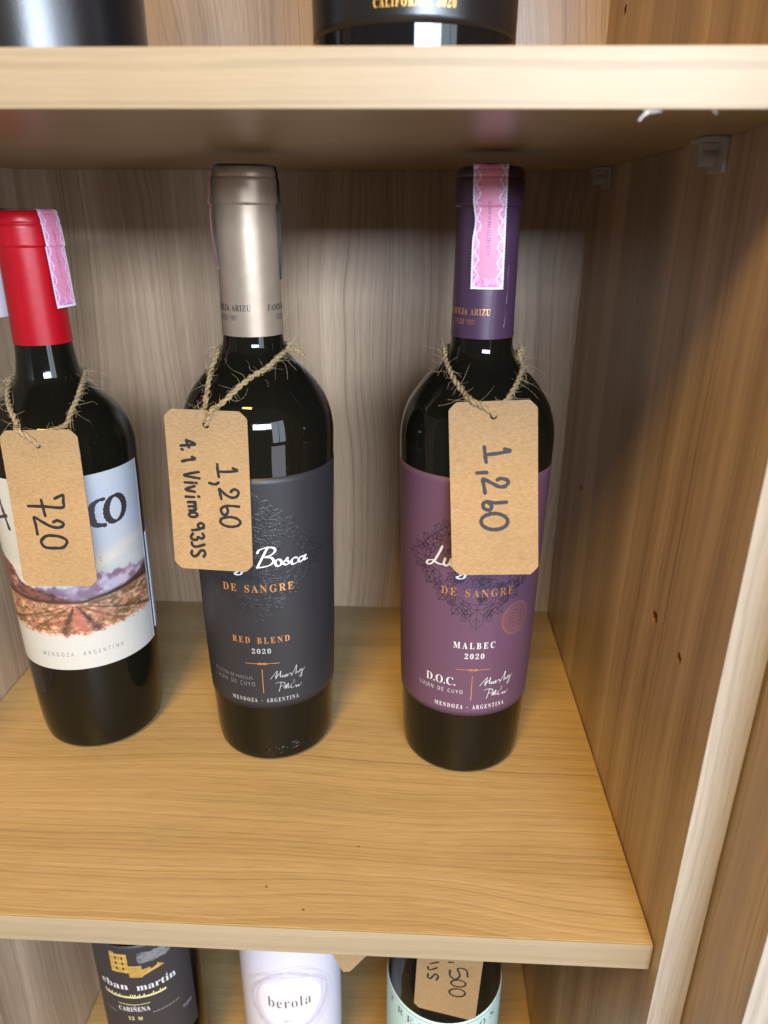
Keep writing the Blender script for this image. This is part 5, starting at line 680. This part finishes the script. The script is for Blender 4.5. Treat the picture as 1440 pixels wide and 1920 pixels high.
# wrinkles and the overlapping seam of the plum capsule
fnp = capfn(cr3, rad(-80))
ribbons('seam', [[(0.0004, 0.2806), (0.0002, 0.2700), (-0.0004, 0.2620), (0.0002, 0.2580)]], fnp, 0.00035, M['cap_plum'], cp3, h=0.0, relief=0.00022)
ribbons('crease', [[(0.0088, 0.292), (0.0086, 0.286), (0.0090, 0.280), (0.0084, 0.274)], [(0.0076, 0.2725), (0.0082, 0.2680), (0.0076, 0.2625)]], fnp, 0.0006, M['cap_plum'], cp3, h=-0.00005, relief=0.00028)
# raised moulded marks on the glass foot
def foot(gl, pr, cen, strokes, wd): ribbons('moulded_mark', strokes, surf(pr, rad(cen), 0), wd, M['glass'], gl, h=-0.0001, relief=0.00034, smooth_n=3)
foot(gl2, pr2, -66, [[(a*0.62/1000, (z-141)*0.42/1000+0.0105) for a, z in s] for s in LUIGI+BOSCA], 0.0008)
foot(gl3, pr3, -84, [[(x, 0.0055), (x, 0.0078)] for x in (-0.014, -0.002, 0.0025, 0.0070, 0.0115)], 0.0009)

# ===== bottles on the shelf above
zt = H+T
bk, prk, glk, cpk, crk = bottle('plain black bottle on the top shelf, cut off at the upper left', (-0.1266, 0.10, zt), PC, 0.262, 'cap_black', 'glass_black', (0.3, 0.314, 0.0005))
label('label', prk, rad(-72)-rad(150), rad(-72)+rad(150), 0.006, 0.185, M['lab_black'], bk)
bc, prc, glc, cpc, crc = bottle('black bottle with gold CALIFORNIA 2020 lettering on the top shelf', (0.0247, 0.10, zt), PC, 0.262, 'cap_black', 'glass_black', (0.3, 0.314, 0.0005))
labc = label('label', prc, rad(-89.4)-rad(88), rad(-89.4)+rad(88), 0.0180, 0.135, M['lab_black'], bc)
text('lettering', 'CALIFORNIA 2020', 'b', surf(prc, rad(-89.4), 0.00022), -0.0149, 0.0149, 0.0229, 0.0029, M['gold_ink'], labc, 20)

# ===== bottles on the shelf below
zl = -H2
be_, pre, gle, cpe, cre = bottle('wine bottle with slate label and gold house drawing on the lower shelf', (-0.1703, 0.145, zl), PE, 0.235, 'cap_black', 'glass', (0.28, 0.292, 0.0005))
CE = rad(-88); labe = label('label', pre, CE-rad(74), CE+rad(74), 0.083, 0.1965, M['lab_es'], be_); fe = surf(pre, CE, 0.00022)
text('lettering', 'eban', 'b', fe, -0.0268, -0.0015, 0.1528, 0.0066, M['white_ink'], labe, 2)
text('lettering', 'martín', 'b', fe, 0.0045, 0.0355, 0.1515, 0.0066, M['white_ink'], labe, 2)
text('lettering', 'CARIÑENA', 'b', fe, -0.0132, 0.0122, 0.1290, 0.0046, M['white_ink'], labe, 6)
text('lettering', '12 M', 'b', fe, -0.0062, 0.0054, 0.1195, 0.0036, M['pale_gold'], labe, 14)
sc_ = []
x = -24.5
while x < 26:
    hgt = random.choice((1.6, 2.0, 3.6)); sc_.append([(x/1000, 0.1440), ((x+0.9)/1000, 0.1440+hgt/1000), ((x+0.7)/1000, 0.1438), ((x+1.8)/1000, 0.1452)]); x += 1.75
ribbons('lettering', sc_, fe, 0.00055, M['pale_gold'], labe)
ribbons('ornament', [[(-0.0125, 0.1370), (0, 0.1364), (0.0125, 0.1370)]], fe, 0.0005, M['pale_gold'], labe)
for xs_ in (np.arange(-27, -15, 2.0), np.arange(14, 36, 2.0)):
    ribbons('lettering', [[((x_+a)/1000, (125.3+b)/1000) for a, b in ((0, 0), (0.5, 1.1), (0.9, 0))] for x_ in xs_], fe, 0.0004, M['grey_ink'], labe, smooth_n=1)
text('lettering', '750ml', 's', fe, 0.0372, 0.0465, 0.1100, 0.0040, M['grey_ink'], labe, 4, slope=0.08)
# gold line drawing of a farmhouse
q_ = []
def hs(x0, x1, z0, z1, g=0.9, skew=0.0):
    for z in np.arange(z0, z1, g): q_.append([(x0/1000, z/1000), ((x0+x1)/2000, (z+0.25*math.sin(z*3)+skew*(x1-x0)/2)/1000), (x1/1000, (z+skew*(x1-x0))/1000)])
hs(-12.5, -9.0, 172, 191); hs(-6.8, -3.8, 171.5, 189.5); hs(-1.8, 0.8, 171, 188)
for z in (171.5, 176.5, 182.0, 187.5): hs(-12.5, 0.8, z, z+1.9, 0.6)
hs(1.2, 10.5, 166.5, 178.5, 1.0, -0.12); hs(10.5, 17, 168, 173, 1.0, 0.1)
for i in range(5): q_.append([((10+i)/1000, (166+i*0.8)/1000), ((18+i)/1000, (169+i*0.8)/1000), ((27-i)/1000, (170.5+i*0.9)/1000)])
ribbons('house_drawing', q_, fe, 0.00075, M['gold_ink'], labe, h=0.00004, rise=0.00002, smooth_n=2)
tr_ = [[((8+24*random.random()+a)/1000, (178+10*random.random()+b)/1000) for a, b in ((0, 0), (0.8, 1.2), (1.8, 0.4), (2.2, 1.5))] for i in range(80)]
ribbons('tree_drawing', tr_, fe, 0.0005, M['dim_ink'], labe, h=0.00004, rise=0.00001, smooth_n=2)

bb_, prb, glb, cpb, crb = bottle('wine bottle with pale lilac swirl label on the lower shelf', (-0.0582, 0.145, zl), PB, 0.235, 'cap_black', 'glass', (0.28, 0.292, 0.0005))
CB = rad(-82); labb = label('label', prb, CB-rad(112), CB+rad(112), 0.070, 0.2055, M['lab_be'], bb_); fb = surf(prb, CB, 0.00022)
ov = []; n_ = 48
vv = [fb(0, 0.146, 0.00006)] + [fb(0.0245*math.cos(a)*(1+0.05*math.sin(3*a+1)), 0.146+0.0255*math.sin(a)*(1+0.05*math.cos(2*a)), 0.00006) for a in np.linspace(0, 2*PI, n_, endpoint=False)]
rings = [(0.0, 0.0)]
V_, F_ = [], []
for i in range(13):
    for k in range(n_):
        a = 2*PI*k/n_; q = i/12; V_.append(fb(q*0.0250*math.cos(a)*(1+0.05*math.sin(3*a+1)), 0.146+q*0.0260*math.sin(a)*(1+0.05*math.cos(2*a)), 0.00008))
for i in range(12):
    for k in range(n_): F_.append((i*n_+k, i*n_+(k+1) % n_, (i+1)*n_+(k+1) % n_, (i+1)*n_+k))
mesh('label_oval', V_, F_, M['lab_be2'], labb)
for i in range(11):
    a0 = random.uniform(0, 6); k1 = random.uniform(1.02, 1.35); ov.append([(0.0262*k1*math.cos(a)*(1+0.08*math.sin(2*a+a0)), 0.146+0.027*k1*math.sin(a)*(1+0.07*math.cos(3*a+a0))) for a in np.linspace(0, 2*PI, 40)])
ribbons('swirl', ov, fb, 0.00032, M['swirl'], labb, h=0.0001, smooth_n=2, rise=0.00001)
text('lettering', 'berola', 'r', fb, -0.0172, 0.0174, 0.1420, 0.0105, M['brown_ink'], labb, 8, h=0.00025)
text('lettering', '2017', 's', fb, -0.0052, 0.0024, 0.1258, 0.0032, M['brown_ink'], labb, 4, h=0.00025)

bt_, prt, glt, cpt, crt = bottle('wine bottle with pale turquoise label on the lower shelf', (0.0597, 0.135, zl), PT, 0.240, 'cap_black', 'glass', (0.28, 0.292, 0.0005))
CT = rad(-94); labt = label('label', prt, CT-rad(92), CT+rad(92), 0.060, 0.1560, M['lab_tr'], bt_); ft = surf(prt, CT, 0.00022)
ribbons('ornament', [[(s, 0.1535) for s in np.linspace(-0.060, 0.060, 30)]], ft, 0.0005, M['brown_ink'], labt, smooth_n=1)
for ch, th, zz in (('T', -153, 0.1425), ('R', -138.5, 0.1425), ('E', -126, 0.1425), ('S', -113, 0.1425), ('O', -52, 0.1425), ('S', -38.5, 0.1425)):
    s = (rad(th)-CT)*0.0404; text('lettering', ch, 'r', ft, s-0.0030, s+0.0030, zz, 0.0068, M['brown_ink'], labt)

# ------------------------------------------------------------------ kraft price tags on twine
TAGS = {"t1":{"c":[-0.16464,0.10737,0.16804],"a":[0.9978,-0.04411,0.04952],"b":[-0.04348,0.12854,0.99075],"n":[-0.05006,-0.99072,0.12634],"w":0.04256,"h":0.08573,"hole":[-0.00068,0.03496],"hand":[[[-11.59,2.34],[-2.32,2.01],[7.53,1.35],[8.49,4.65],[8.86,8.0],[6.46,7.37],[3.99,6.3]],[[-3.72,5.72],[-3.25,1.17],[-2.79,-3.08]],[[1.34,-6.52],[3.8,-5.74],[6.57,-7.2],[6.11,-8.91],[3.19,-9.69],[-0.69,-8.88],[-5.59,-6.02],[-9.27,-3.9],[-8.92,-7.98],[-8.77,-13.28]],[[-6.56,-16.29],[-3.53,-14.17],[1.81,-14.32],[5.96,-15.66],[7.34,-17.66],[4.87,-20.66],[0.1,-21.12],[-5.22,-20.64],[-7.21,-18.29],[-6.67,-16.16],[-4.61,-14.63]]]},"t2":{"c":[-0.07677,0.10519,0.18078],"a":[0.99791,-0.06421,-0.0079],"b":[0.01205,0.06457,0.99784],"n":[-0.06356,-0.99585,0.06521],"w":0.04286,"h":0.08634,"hole":[0.00021,0.03567],"hand":[[[4.93,15.51],[4.95,11.99],[5.42,8.82]],[[5.14,11.65],[10.2,11.76],[15.14,12.57],[12.96,13.73]],[[0.14,5.34],[3.15,4.71],[5.12,5.82]],[[11.24,1.05],[12.71,2.43],[14.81,1.96],[15.3,0.27],[13.95,-1.54],[11.31,-1.97],[8.2,-0.33],[5.36,2.39],[5.53,0.24],[6.08,-2.98]],[[15.28,-6.75],[10.03,-6.54],[6.78,-7.31],[5.61,-9.2],[6.78,-11.55],[8.75,-10.85],[9.21,-8.63],[8.09,-6.87]],[[7.49,-13.03],[9.88,-12.66],[12.37,-12.88],[14.4,-13.64],[15.53,-14.78],[15.5,-16.04],[14.32,-17.15],[12.25,-17.85],[9.75,-18.0],[7.37,-17.55],[5.65,-16.61],[4.96,-15.38],[5.47,-14.15],[7.06,-13.18],[9.36,-12.69]],[[-10.46,27.32],[-8.2,26.59],[-5.97,25.45],[-10.06,24.85],[-13.74,24.4]],[[-10.76,27.03],[-10.03,25.4],[-9.43,23.76]],[[-13.3,22.61],[-12.83,22.35]],[[-13.61,16.22],[-9.87,17.17],[-6.59,17.76],[-8.08,18.73]],[[-5.19,10.91],[-9.64,9.97],[-13.13,8.8],[-9.06,8.01],[-4.98,7.51]],[[-12.97,4.94],[-8.55,4.96]],[[-7.12,5.03],[-6.7,4.91]],[[-7.8,3.2],[-12.93,1.2],[-7.79,0.1]],[[-12.99,-2.79],[-8.33,-2.76]],[[-6.15,-2.27],[-5.73,-2.4]],[[-11.97,-5.73],[-7.92,-5.35]],[[-9.23,-5.72],[-7.86,-6.67],[-8.35,-7.57],[-11.69,-8.05]],[[-9.24,-8.06],[-7.85,-8.86],[-8.5,-9.93],[-11.55,-10.25]],[[-10.78,-11.55],[-9.79,-11.27],[-8.74,-11.26],[-7.86,-11.52],[-7.36,-12.0],[-7.33,-12.59],[-7.79,-13.16],[-8.64,-13.58],[-9.69,-13.76],[-10.7,-13.66],[-11.45,-13.3],[-11.77,-12.76],[-11.6,-12.16],[-10.96,-11.64],[-10.01,-11.31]],[[-6.57,-17.26],[-5.86,-16.97],[-5.11,-16.98],[-4.49,-17.3],[-4.14,-17.85],[-4.14,-18.52],[-4.48,-19.15],[-5.09,-19.6],[-5.84,-19.78],[-6.56,-19.64],[-7.08,-19.22],[-7.3,-18.61],[-7.16,-17.93],[-6.7,-17.36],[-6.01,-17.0]],[[-4.32,-19.47],[-7.28,-20.54],[-10.59,-21.12]],[[-5.1,-22.81],[-4.31,-24.26],[-5.55,-25.55],[-7.55,-24.84],[-8.22,-26.16],[-10.43,-26.45],[-11.49,-24.86],[-10.35,-22.98]],[[-4.29,-28.8],[-8.62,-30.28],[-10.93,-29.67],[-11.26,-28.09]],[[-5.14,-35.71],[-4.15,-33.97],[-4.93,-32.18],[-6.71,-32.6],[-8.15,-34.53],[-10.08,-35.88],[-11.7,-34.76],[-11.42,-32.75]]]},"t3":{"c":[0.06825,0.09637,0.18915],"a":[0.99682,-0.04615,0.0649],"b":[-0.05355,0.21476,0.9752],"n":[-0.05894,-0.97558,0.21161],"w":0.04295,"h":0.08652,"hole":[0.00031,0.03613],"hand":[[[-4.4,21.1],[-4.07,17.3],[-3.6,13.67]],[[-3.94,17.29],[1.9,17.78],[8.23,18.91],[5.47,19.77]],[[-8.31,8.45],[-3.41,8.52]],[[1.62,4.76],[3.7,5.37],[6.61,4.5],[6.99,3.17],[5.29,1.42],[2.36,1.42],[-1.53,3.51],[-5.28,5.33],[-4.94,2.46],[-4.34,-1.68]],[[6.06,-6.46],[0.3,-6.67],[-3.95,-6.04],[-5.48,-7.55],[-4.65,-9.58],[-2.36,-10.23],[-1.23,-8.78],[-1.99,-7.09],[-3.49,-6.18]],[[-3.77,-12.73],[-1.58,-12.13],[0.83,-12.07],[3.13,-12.55],[5.02,-13.51],[6.23,-14.81],[6.62,-16.28],[6.11,-17.73],[4.79,-18.96],[2.82,-19.8],[0.47,-20.14],[-1.93,-19.92],[-4.07,-19.19],[-5.65,-18.03],[-6.45,-16.61],[-6.37,-15.12],[-5.42,-13.76],[-3.73,-12.71],[-1.53,-12.13]]]},"t4":{"c":[-0.01009,0.1,-0.10818],"a":[0.73914,0.59887,0.30826],"b":[-0.37509,-0.01414,0.92688],"n":[0.55944,-0.80072,0.21418],"w":0.0428,"h":0.0863,"hole":[0,0.036],"hand":[]},"t5":{"c":[0.05888,0.09031,-0.15463],"a":[0.9849,-0.16965,-0.03454],"b":[0.01812,-0.09738,0.99508],"n":[-0.17218,-0.98068,-0.09283],"w":0.0428,"h":0.0863,"hole":[0,0.036],"hand":[[[12.84,4.96],[11.28,12.29],[5.76,11.58],[7.72,4.4],[5.1,-0.68],[1.37,1.85],[0.97,8.2]],[[4.53,-1.95],[6.64,-0.97],[8.89,-0.79],[10.78,-1.46],[11.91,-2.82],[12.01,-4.59],[11.07,-6.37],[9.29,-7.76],[7.05,-8.46],[4.87,-8.3],[3.22,-7.32],[2.49,-5.73],[2.83,-3.91],[4.15,-2.24],[6.17,-1.11]],[[4.21,-12.1],[6.54,-10.97],[9.02,-10.77],[11.1,-11.55],[12.34,-13.13],[12.46,-15.17],[11.42,-17.23],[9.45,-18.84],[6.99,-19.64],[4.58,-19.45],[2.77,-18.31],[1.96,-16.47],[2.33,-14.36],[3.8,-12.44],[6.03,-11.13]],[[-0.43,16.53],[2.46,17.17]],[[-7.59,7.3],[-12.59,2.82],[-13.79,5.85]],[[-7.43,-6.77],[-6.46,-2.31],[-8.09,0.08],[-10.03,-3.23],[-11.65,-6.95],[-13.41,-5.1],[-13.12,-1.68]],[[-7.21,13.89],[-12.2,9.96]]]}}
TW = {"t2":{"L":[[-0.0769,0.1417,0.2461],[-0.0788,0.1338,0.2397],[-0.0784,0.1257,0.2344],[-0.0786,0.119,0.2276],[-0.0786,0.1152,0.2221]],"R":[[-0.0403,0.1478,0.2476],[-0.0428,0.1372,0.2457],[-0.0483,0.1281,0.2412],[-0.0554,0.1215,0.2375],[-0.0628,0.1165,0.2317],[-0.0702,0.1133,0.2249]]},"t3":{"L":[[0.0431,0.1449,0.2483],[0.0442,0.1335,0.2443],[0.0478,0.1211,0.2381],[0.0524,0.1137,0.2329]],"R":[[0.0818,0.1432,0.2464],[0.0837,0.1402,0.2425],[0.0807,0.1256,0.2388],[0.0769,0.1174,0.2346],[0.074,0.1126,0.2308]]},"t1":{"L":[[-0.196,0.1464,0.2282],[-0.191,0.1332,0.2224],[-0.1846,0.1233,0.2162],[-0.1795,0.1178,0.2106]],"R":[[-0.1607,0.1645,0.2301],[-0.1557,0.146,0.2259],[-0.1554,0.1375,0.2205],[-0.1557,0.129,0.2153],[-0.1571,0.1226,0.2097]]}}
def tube_mesh(paths, radii, nseg=7):
    v, f = [], []
    for pts, r in zip(paths, radii):
        P_ = np.array(pts); n = len(P_); Tn = np.gradient(P_, axis=0); Tn /= np.linalg.norm(Tn, axis=1)[:, None]+1e-12
        ref = np.array([0.3, 0.2, 0.93]); b = len(v)
        for i in range(n):
            a = np.cross(Tn[i], ref); a /= np.linalg.norm(a)+1e-9; c = np.cross(Tn[i], a); rr = r if np.isscalar(r) else r[i]
            for k in range(nseg): t = 2*PI*k/nseg; v.append(P_[i]+rr*(a*math.cos(t)+c*math.sin(t)))
        for i in range(n-1):
            for k in range(nseg): k2 = (k+1) % nseg; f.append((b+i*nseg+k, b+i*nseg+k2, b+(i+1)*nseg+k2, b+(i+1)*nseg+k))
        f.append(tuple(b+k for k in reversed(range(nseg)))); f.append(tuple(b+(n-1)*nseg+k for k in range(nseg)))
    return v, f
def price_tag(lab_, T_, mark, bx, by, bz, neck, front_left, shift=0.0, tw=None, chamfer=0.0042, ends=None):
    c = np.array(T_['c']); a = np.array(T_['a']); b = np.array(T_['b']); n = np.array(T_['n']); w_, h_ = T_['w'], T_['h']; cam = np.array(CAM)
    c = cam+(c-cam)*(1-shift); w_ *= 1-shift; h_ *= 1-shift
    t = thing('price_tag', lab_, 'price tag', tuple(c), 'kraft price tags hung on twine')
    hx, hz = T_['hole']; hr = 0.0018
    # card outline with cut corners (slightly rounded), a punched hole, slight bow
    def bow(x, z): return 0.0009*((z/(h_/2))**2)*0.6 - 0.0004*(x/(w_/2))**2
    out = []; X, Z = w_/2, h_/2; k = chamfer
    for (sx, sz) in ((1, -1), (1, 1), (-1, 1), (-1, -1)):
        cc = [(sx*(X-k), sz*Z), (sx*(X-k*0.76), sz*(Z-k*0.13)), (sx*(X-k*0.13), sz*(Z-k*0.76)), (sx*X, sz*(Z-k))]
        if sx*sz > 0: cc = cc[::-1]
        out += cc if sx*sz < 0 else cc
    pts2 = out
    ang = sorted(pts2, key=lambda p: math.atan2(p[1], p[0]))
    bm = bmesh.new(); ov_ = [bm.verts.new((p[0], p[1], 0)) for p in ang]; oe = [bm.edges.new((ov_[i], ov_[(i+1) % len(ov_)])) for i in range(len(ov_))]
    hv = [bm.verts.new((hx+hr*math.cos(q), hz+hr*math.sin(q), 0)) for q in np.linspace(0, 2*PI, 20, endpoint=False)]; he = [bm.edges.new((hv[i], hv[(i+1) % 20])) for i in range(20)]
    bmesh.ops.triangle_fill(bm, use_beauty=True, use_dissolve=False, edges=oe+he)
    for f in list(bm.faces):
        m_ = f.calc_center_median()
        if math.hypot(m_.x-hx, m_.y-hz) < hr*0.7: bm.faces.remove(f)
    for cut in np.linspace(-0.4, 0.4, 7):
        bmesh.ops.bisect_plane(bm, geom=bm.verts[:]+bm.edges[:]+bm.faces[:], plane_co=(0, cut*h_, 0), plane_no=(0, 1, 0))
    bmesh.ops.recalc_face_normals(bm, faces=bm.faces[:])
    if bm.faces and sum(f.normal.z for f in bm.faces) < 0: bmesh.ops.reverse_faces(bm, faces=bm.faces[:])
    ex = bmesh.ops.extrude_face_region(bm, geom=bm.faces[:])
    for g in ex['geom']:
        if isinstance(g, bmesh.types.BMVert): g.co.z += 0.00045
    bmesh.ops.recalc_face_normals(bm, faces=bm.faces[:])
    for v in bm.verts:
        x, z, d_ = v.co; v.co = Vector(a*x+b*z+n*(d_+bow(x, z)))
    me = bpy.data.meshes.new('card'); bm.to_mesh(me); bm.free(); me.materials.append(M['kraft']); card = bpy.data.objects.new('card', me); COL.objects.link(card); card.parent = t
    tagfn = lambda s, z, h=0.0: tuple(a*s+b*z+n*(0.00045+bow(s, z)+h))
    if T_['hand']:
        big = T_['hand']; kk = 1-shift
        ribbons('handwriting', [[(p[0]*kk/1000, p[1]*kk/1000) for p in s] for s in big], tagfn, mark[1], M[mark[0]], card, h=0.00003, rise=0.00001, smooth_n=6, wob=0.07)
    # twine: through the hole, round the neck and back
    hole = a*hx+b*hz
    base = np.array((bx, by, bz))
    fr = (lambda x, z, q: c+a*x+b*z+n*q)
    if tw:
        L, R_ = [np.array(p) for p in tw['L']], [np.array(p) for p in tw['R']]
    else:
        zc = neck[1]; L, R_ = [], []
        for lst, sg in ((L, -1), (R_, 1)):
            top_ = base+np.array((sg*neck[0]*0.98, -0.004, zc)); bot_ = fr(hx+sg*0.006, h_/2+0.001, 0.001)
            for q in np.linspace(0, 1, 4): lst.append(top_*(1-q)+bot_*q)
    F_, B_ = (L, R_) if front_left else (R_, L)
    fx = hx+(-1 if front_left else 1)*0.004
    lx = float((F_[-1]-c)@a); 
    fend = [fr(lx*0.75+hx*0.25, h_/2+0.0008, 0.0021), fr(lx*0.35+hx*0.65, (h_/2+hz)/2+0.001, 0.0017), fr(hx, hz+0.0006, 0.0010), fr(hx, hz-0.0002, -0.0006)]
    lxb = float((B_[-1]-c)@a)
    bend = [fr(lxb*0.7+hx*0.3, h_/2-0.001, -0.0012), fr(hx, hz+0.002, -0.0012), fr(hx, hz, -0.0004)]
    # arc behind the neck
    p0, p1 = F_[0], B_[0]; a0 = math.atan2(p0[1]-by, p0[0]-bx); a1 = math.atan2(p1[1]-by, p1[0]-bx)
    def norm(q):
        while q < -PI/2: q += 2*PI
        return q
    a0, a1 = norm(a0), norm(a1); arc = []
    r0, r1 = math.hypot(p0[0]-bx, p0[1]-by), math.hypot(p1[0]-bx, p1[1]-by)
    for q in np.linspace(0, 1, 9)[1:-1]:
        an = a0+(a1-a0)*q; r_ = r0+(r1-r0)*q; arc.append(np.array((bx+r_*math.cos(an), by+r_*math.sin(an), p0[2]+(p1[2]-p0[2])*q+0.002*math.sin(PI*q))))
    ctrl = fend[::-1]+F_[::-1]+arc+B_+bend
    path = np.array(catmull(ctrl, 10))-c
    path = path+np.stack([fbm(np.arange(len(path))*0.13, np.full(len(path), 3.3+i), 60+i, 1.0)-0.5 for i in range(3)], 1)*0.0008
    seg = np.linalg.norm(np.diff(path, axis=0), axis=1); s = np.concatenate([[0], np.cumsum(seg)])
    ns = int(s[-1]/0.0007); si = np.linspace(0, s[-1], ns); pp = np.stack([np.interp(si, s, path[:, i]) for i in range(3)], 1)
    def twist(pp, si, rply=0.00085, off=0.00070):
        Tn = np.gradient(pp, axis=0); Tn /= np.linalg.norm(Tn, axis=1)[:, None]+1e-12; ref = np.array([0.21, 0.35, 0.91]); A = np.cross(Tn, ref); A /= np.linalg.norm(A, axis=1)[:, None]; Cc = np.cross(Tn, A); res = []
        for ph in (0, PI):
            an = si*2*PI/0.0078+ph; res.append(pp+off*(A*np.cos(an)[:, None]+Cc*np.sin(an)[:, None]))
        return res, [rply*(1+0.18*np.sin(si*2100+ph)*0.4+0.22*rng.uniform(-1, 1, len(si))) for ph in (0, 2)]
    paths, rads = twist(pp, si)
    extra = []
    for e in (ends or []):
        ep = np.array(catmull(e, 8))-c; es = np.concatenate([[0], np.cumsum(np.linalg.norm(np.diff(ep, axis=0), axis=1))]); q1, q2 = twist(ep, es); paths += q1; rads += q2; extra.append(ep)
    v, f = tube_mesh(paths, rads); tw_o = mesh('twine', v, f, M['jute'], t)
    # loose hairs
    hp, hr_ = [], []
    src = [pp]+extra
    for i in range(280):
        L_ = src[0] if random.random() < 0.9 or not extra else random.choice(extra)
        i0 = random.randrange(4, len(L_)-4); p = L_[i0]; tn = L_[i0+1]-L_[i0-1]; tn /= np.linalg.norm(tn)+1e-9
        d = rng.normal(size=3); d -= tn*(d@tn); d /= np.linalg.norm(d); ln_ = random.choice((0.0014, 0.0018, 0.0024, 0.003, 0.004, 0.005, 0.008)); cu = rng.normal(size=3)*0.9; al = tn*random.uniform(-1.2, 1.2)
        pts = []
        out_ = (p+c)-np.array((bx, by, p[2]+c[2])); out_ /= np.linalg.norm(out_)+1e-9
        if d@out_ < -0.1: d = d-2*(d@out_)*out_
        cv = np.cross(d, tn); om = random.uniform(2.5, 6.0); ph = random.uniform(0, 6)
        for q in np.linspace(0, 1, 9): pts.append(p+d*0.0007+(d*(q-0.35*q*q)+al*q*0.8+cu*q*q+cv*0.22*(math.sin(om*q+ph)-math.sin(ph))+tn*0.22*(math.cos(om*q+ph)-math.cos(ph))+np.array([0, 0, -0.25])*q*q)*ln_)
        hp.append(pts); hr_.append([0.000066*(1-0.6*q) for q in np.linspace(0, 1, 9)])
    v, f = tube_mesh(hp, hr_, 4); hb = mesh('fibres', v, f, M['hair'], tw_o); hb['kind'] = 'stuff'
    return t
price_tag('kraft price tag reading 720 hung on the red-capped bottle', TAGS['t1'], ('marker', 0.00165), -0.1767, 0.154, 0, None, True, 0, TW['t1'])
e2 = [[(-0.0402, 0.1478, 0.2476), (-0.0375, 0.1475, 0.2480), (-0.0345, 0.1485, 0.2462), (-0.0322, 0.1490, 0.2440)], [(-0.0405, 0.1470, 0.2476), (-0.0398, 0.1462, 0.2500), (-0.0392, 0.1470, 0.2520)]]
price_tag('kraft price tag reading 1,260 with a second line 4.1 Vivino 93JS', TAGS['t2'], ('marker', 0.00150), -0.0588, 0.1487, 0, None, False, 0, TW['t2'], ends=e2)
e3 = [[(0.0818, 0.1432, 0.2464), (0.0826, 0.1440, 0.2490), (0.0838, 0.1452, 0.2512)]]
price_tag('kraft price tag reading only 1,260 hung on the purple bottle', TAGS['t3'], ('marker_worn', 0.00185), 0.0622, 0.1437, 0, None, True, 0, TW['t3'], ends=e3)
price_tag('kraft tag corner hanging beside the pale lilac bottle on the lower shelf', TAGS['t4'], ('marker', 0.0015), -0.0582, 0.145, zl, (0.0185, 0.250), True)
price_tag('kraft price tag ending in 500 hung on the turquoise-label bottle', TAGS['t5'], ('marker', 0.0013), 0.0597, 0.135, zl, (0.019, 0.243), False, 0.0065)
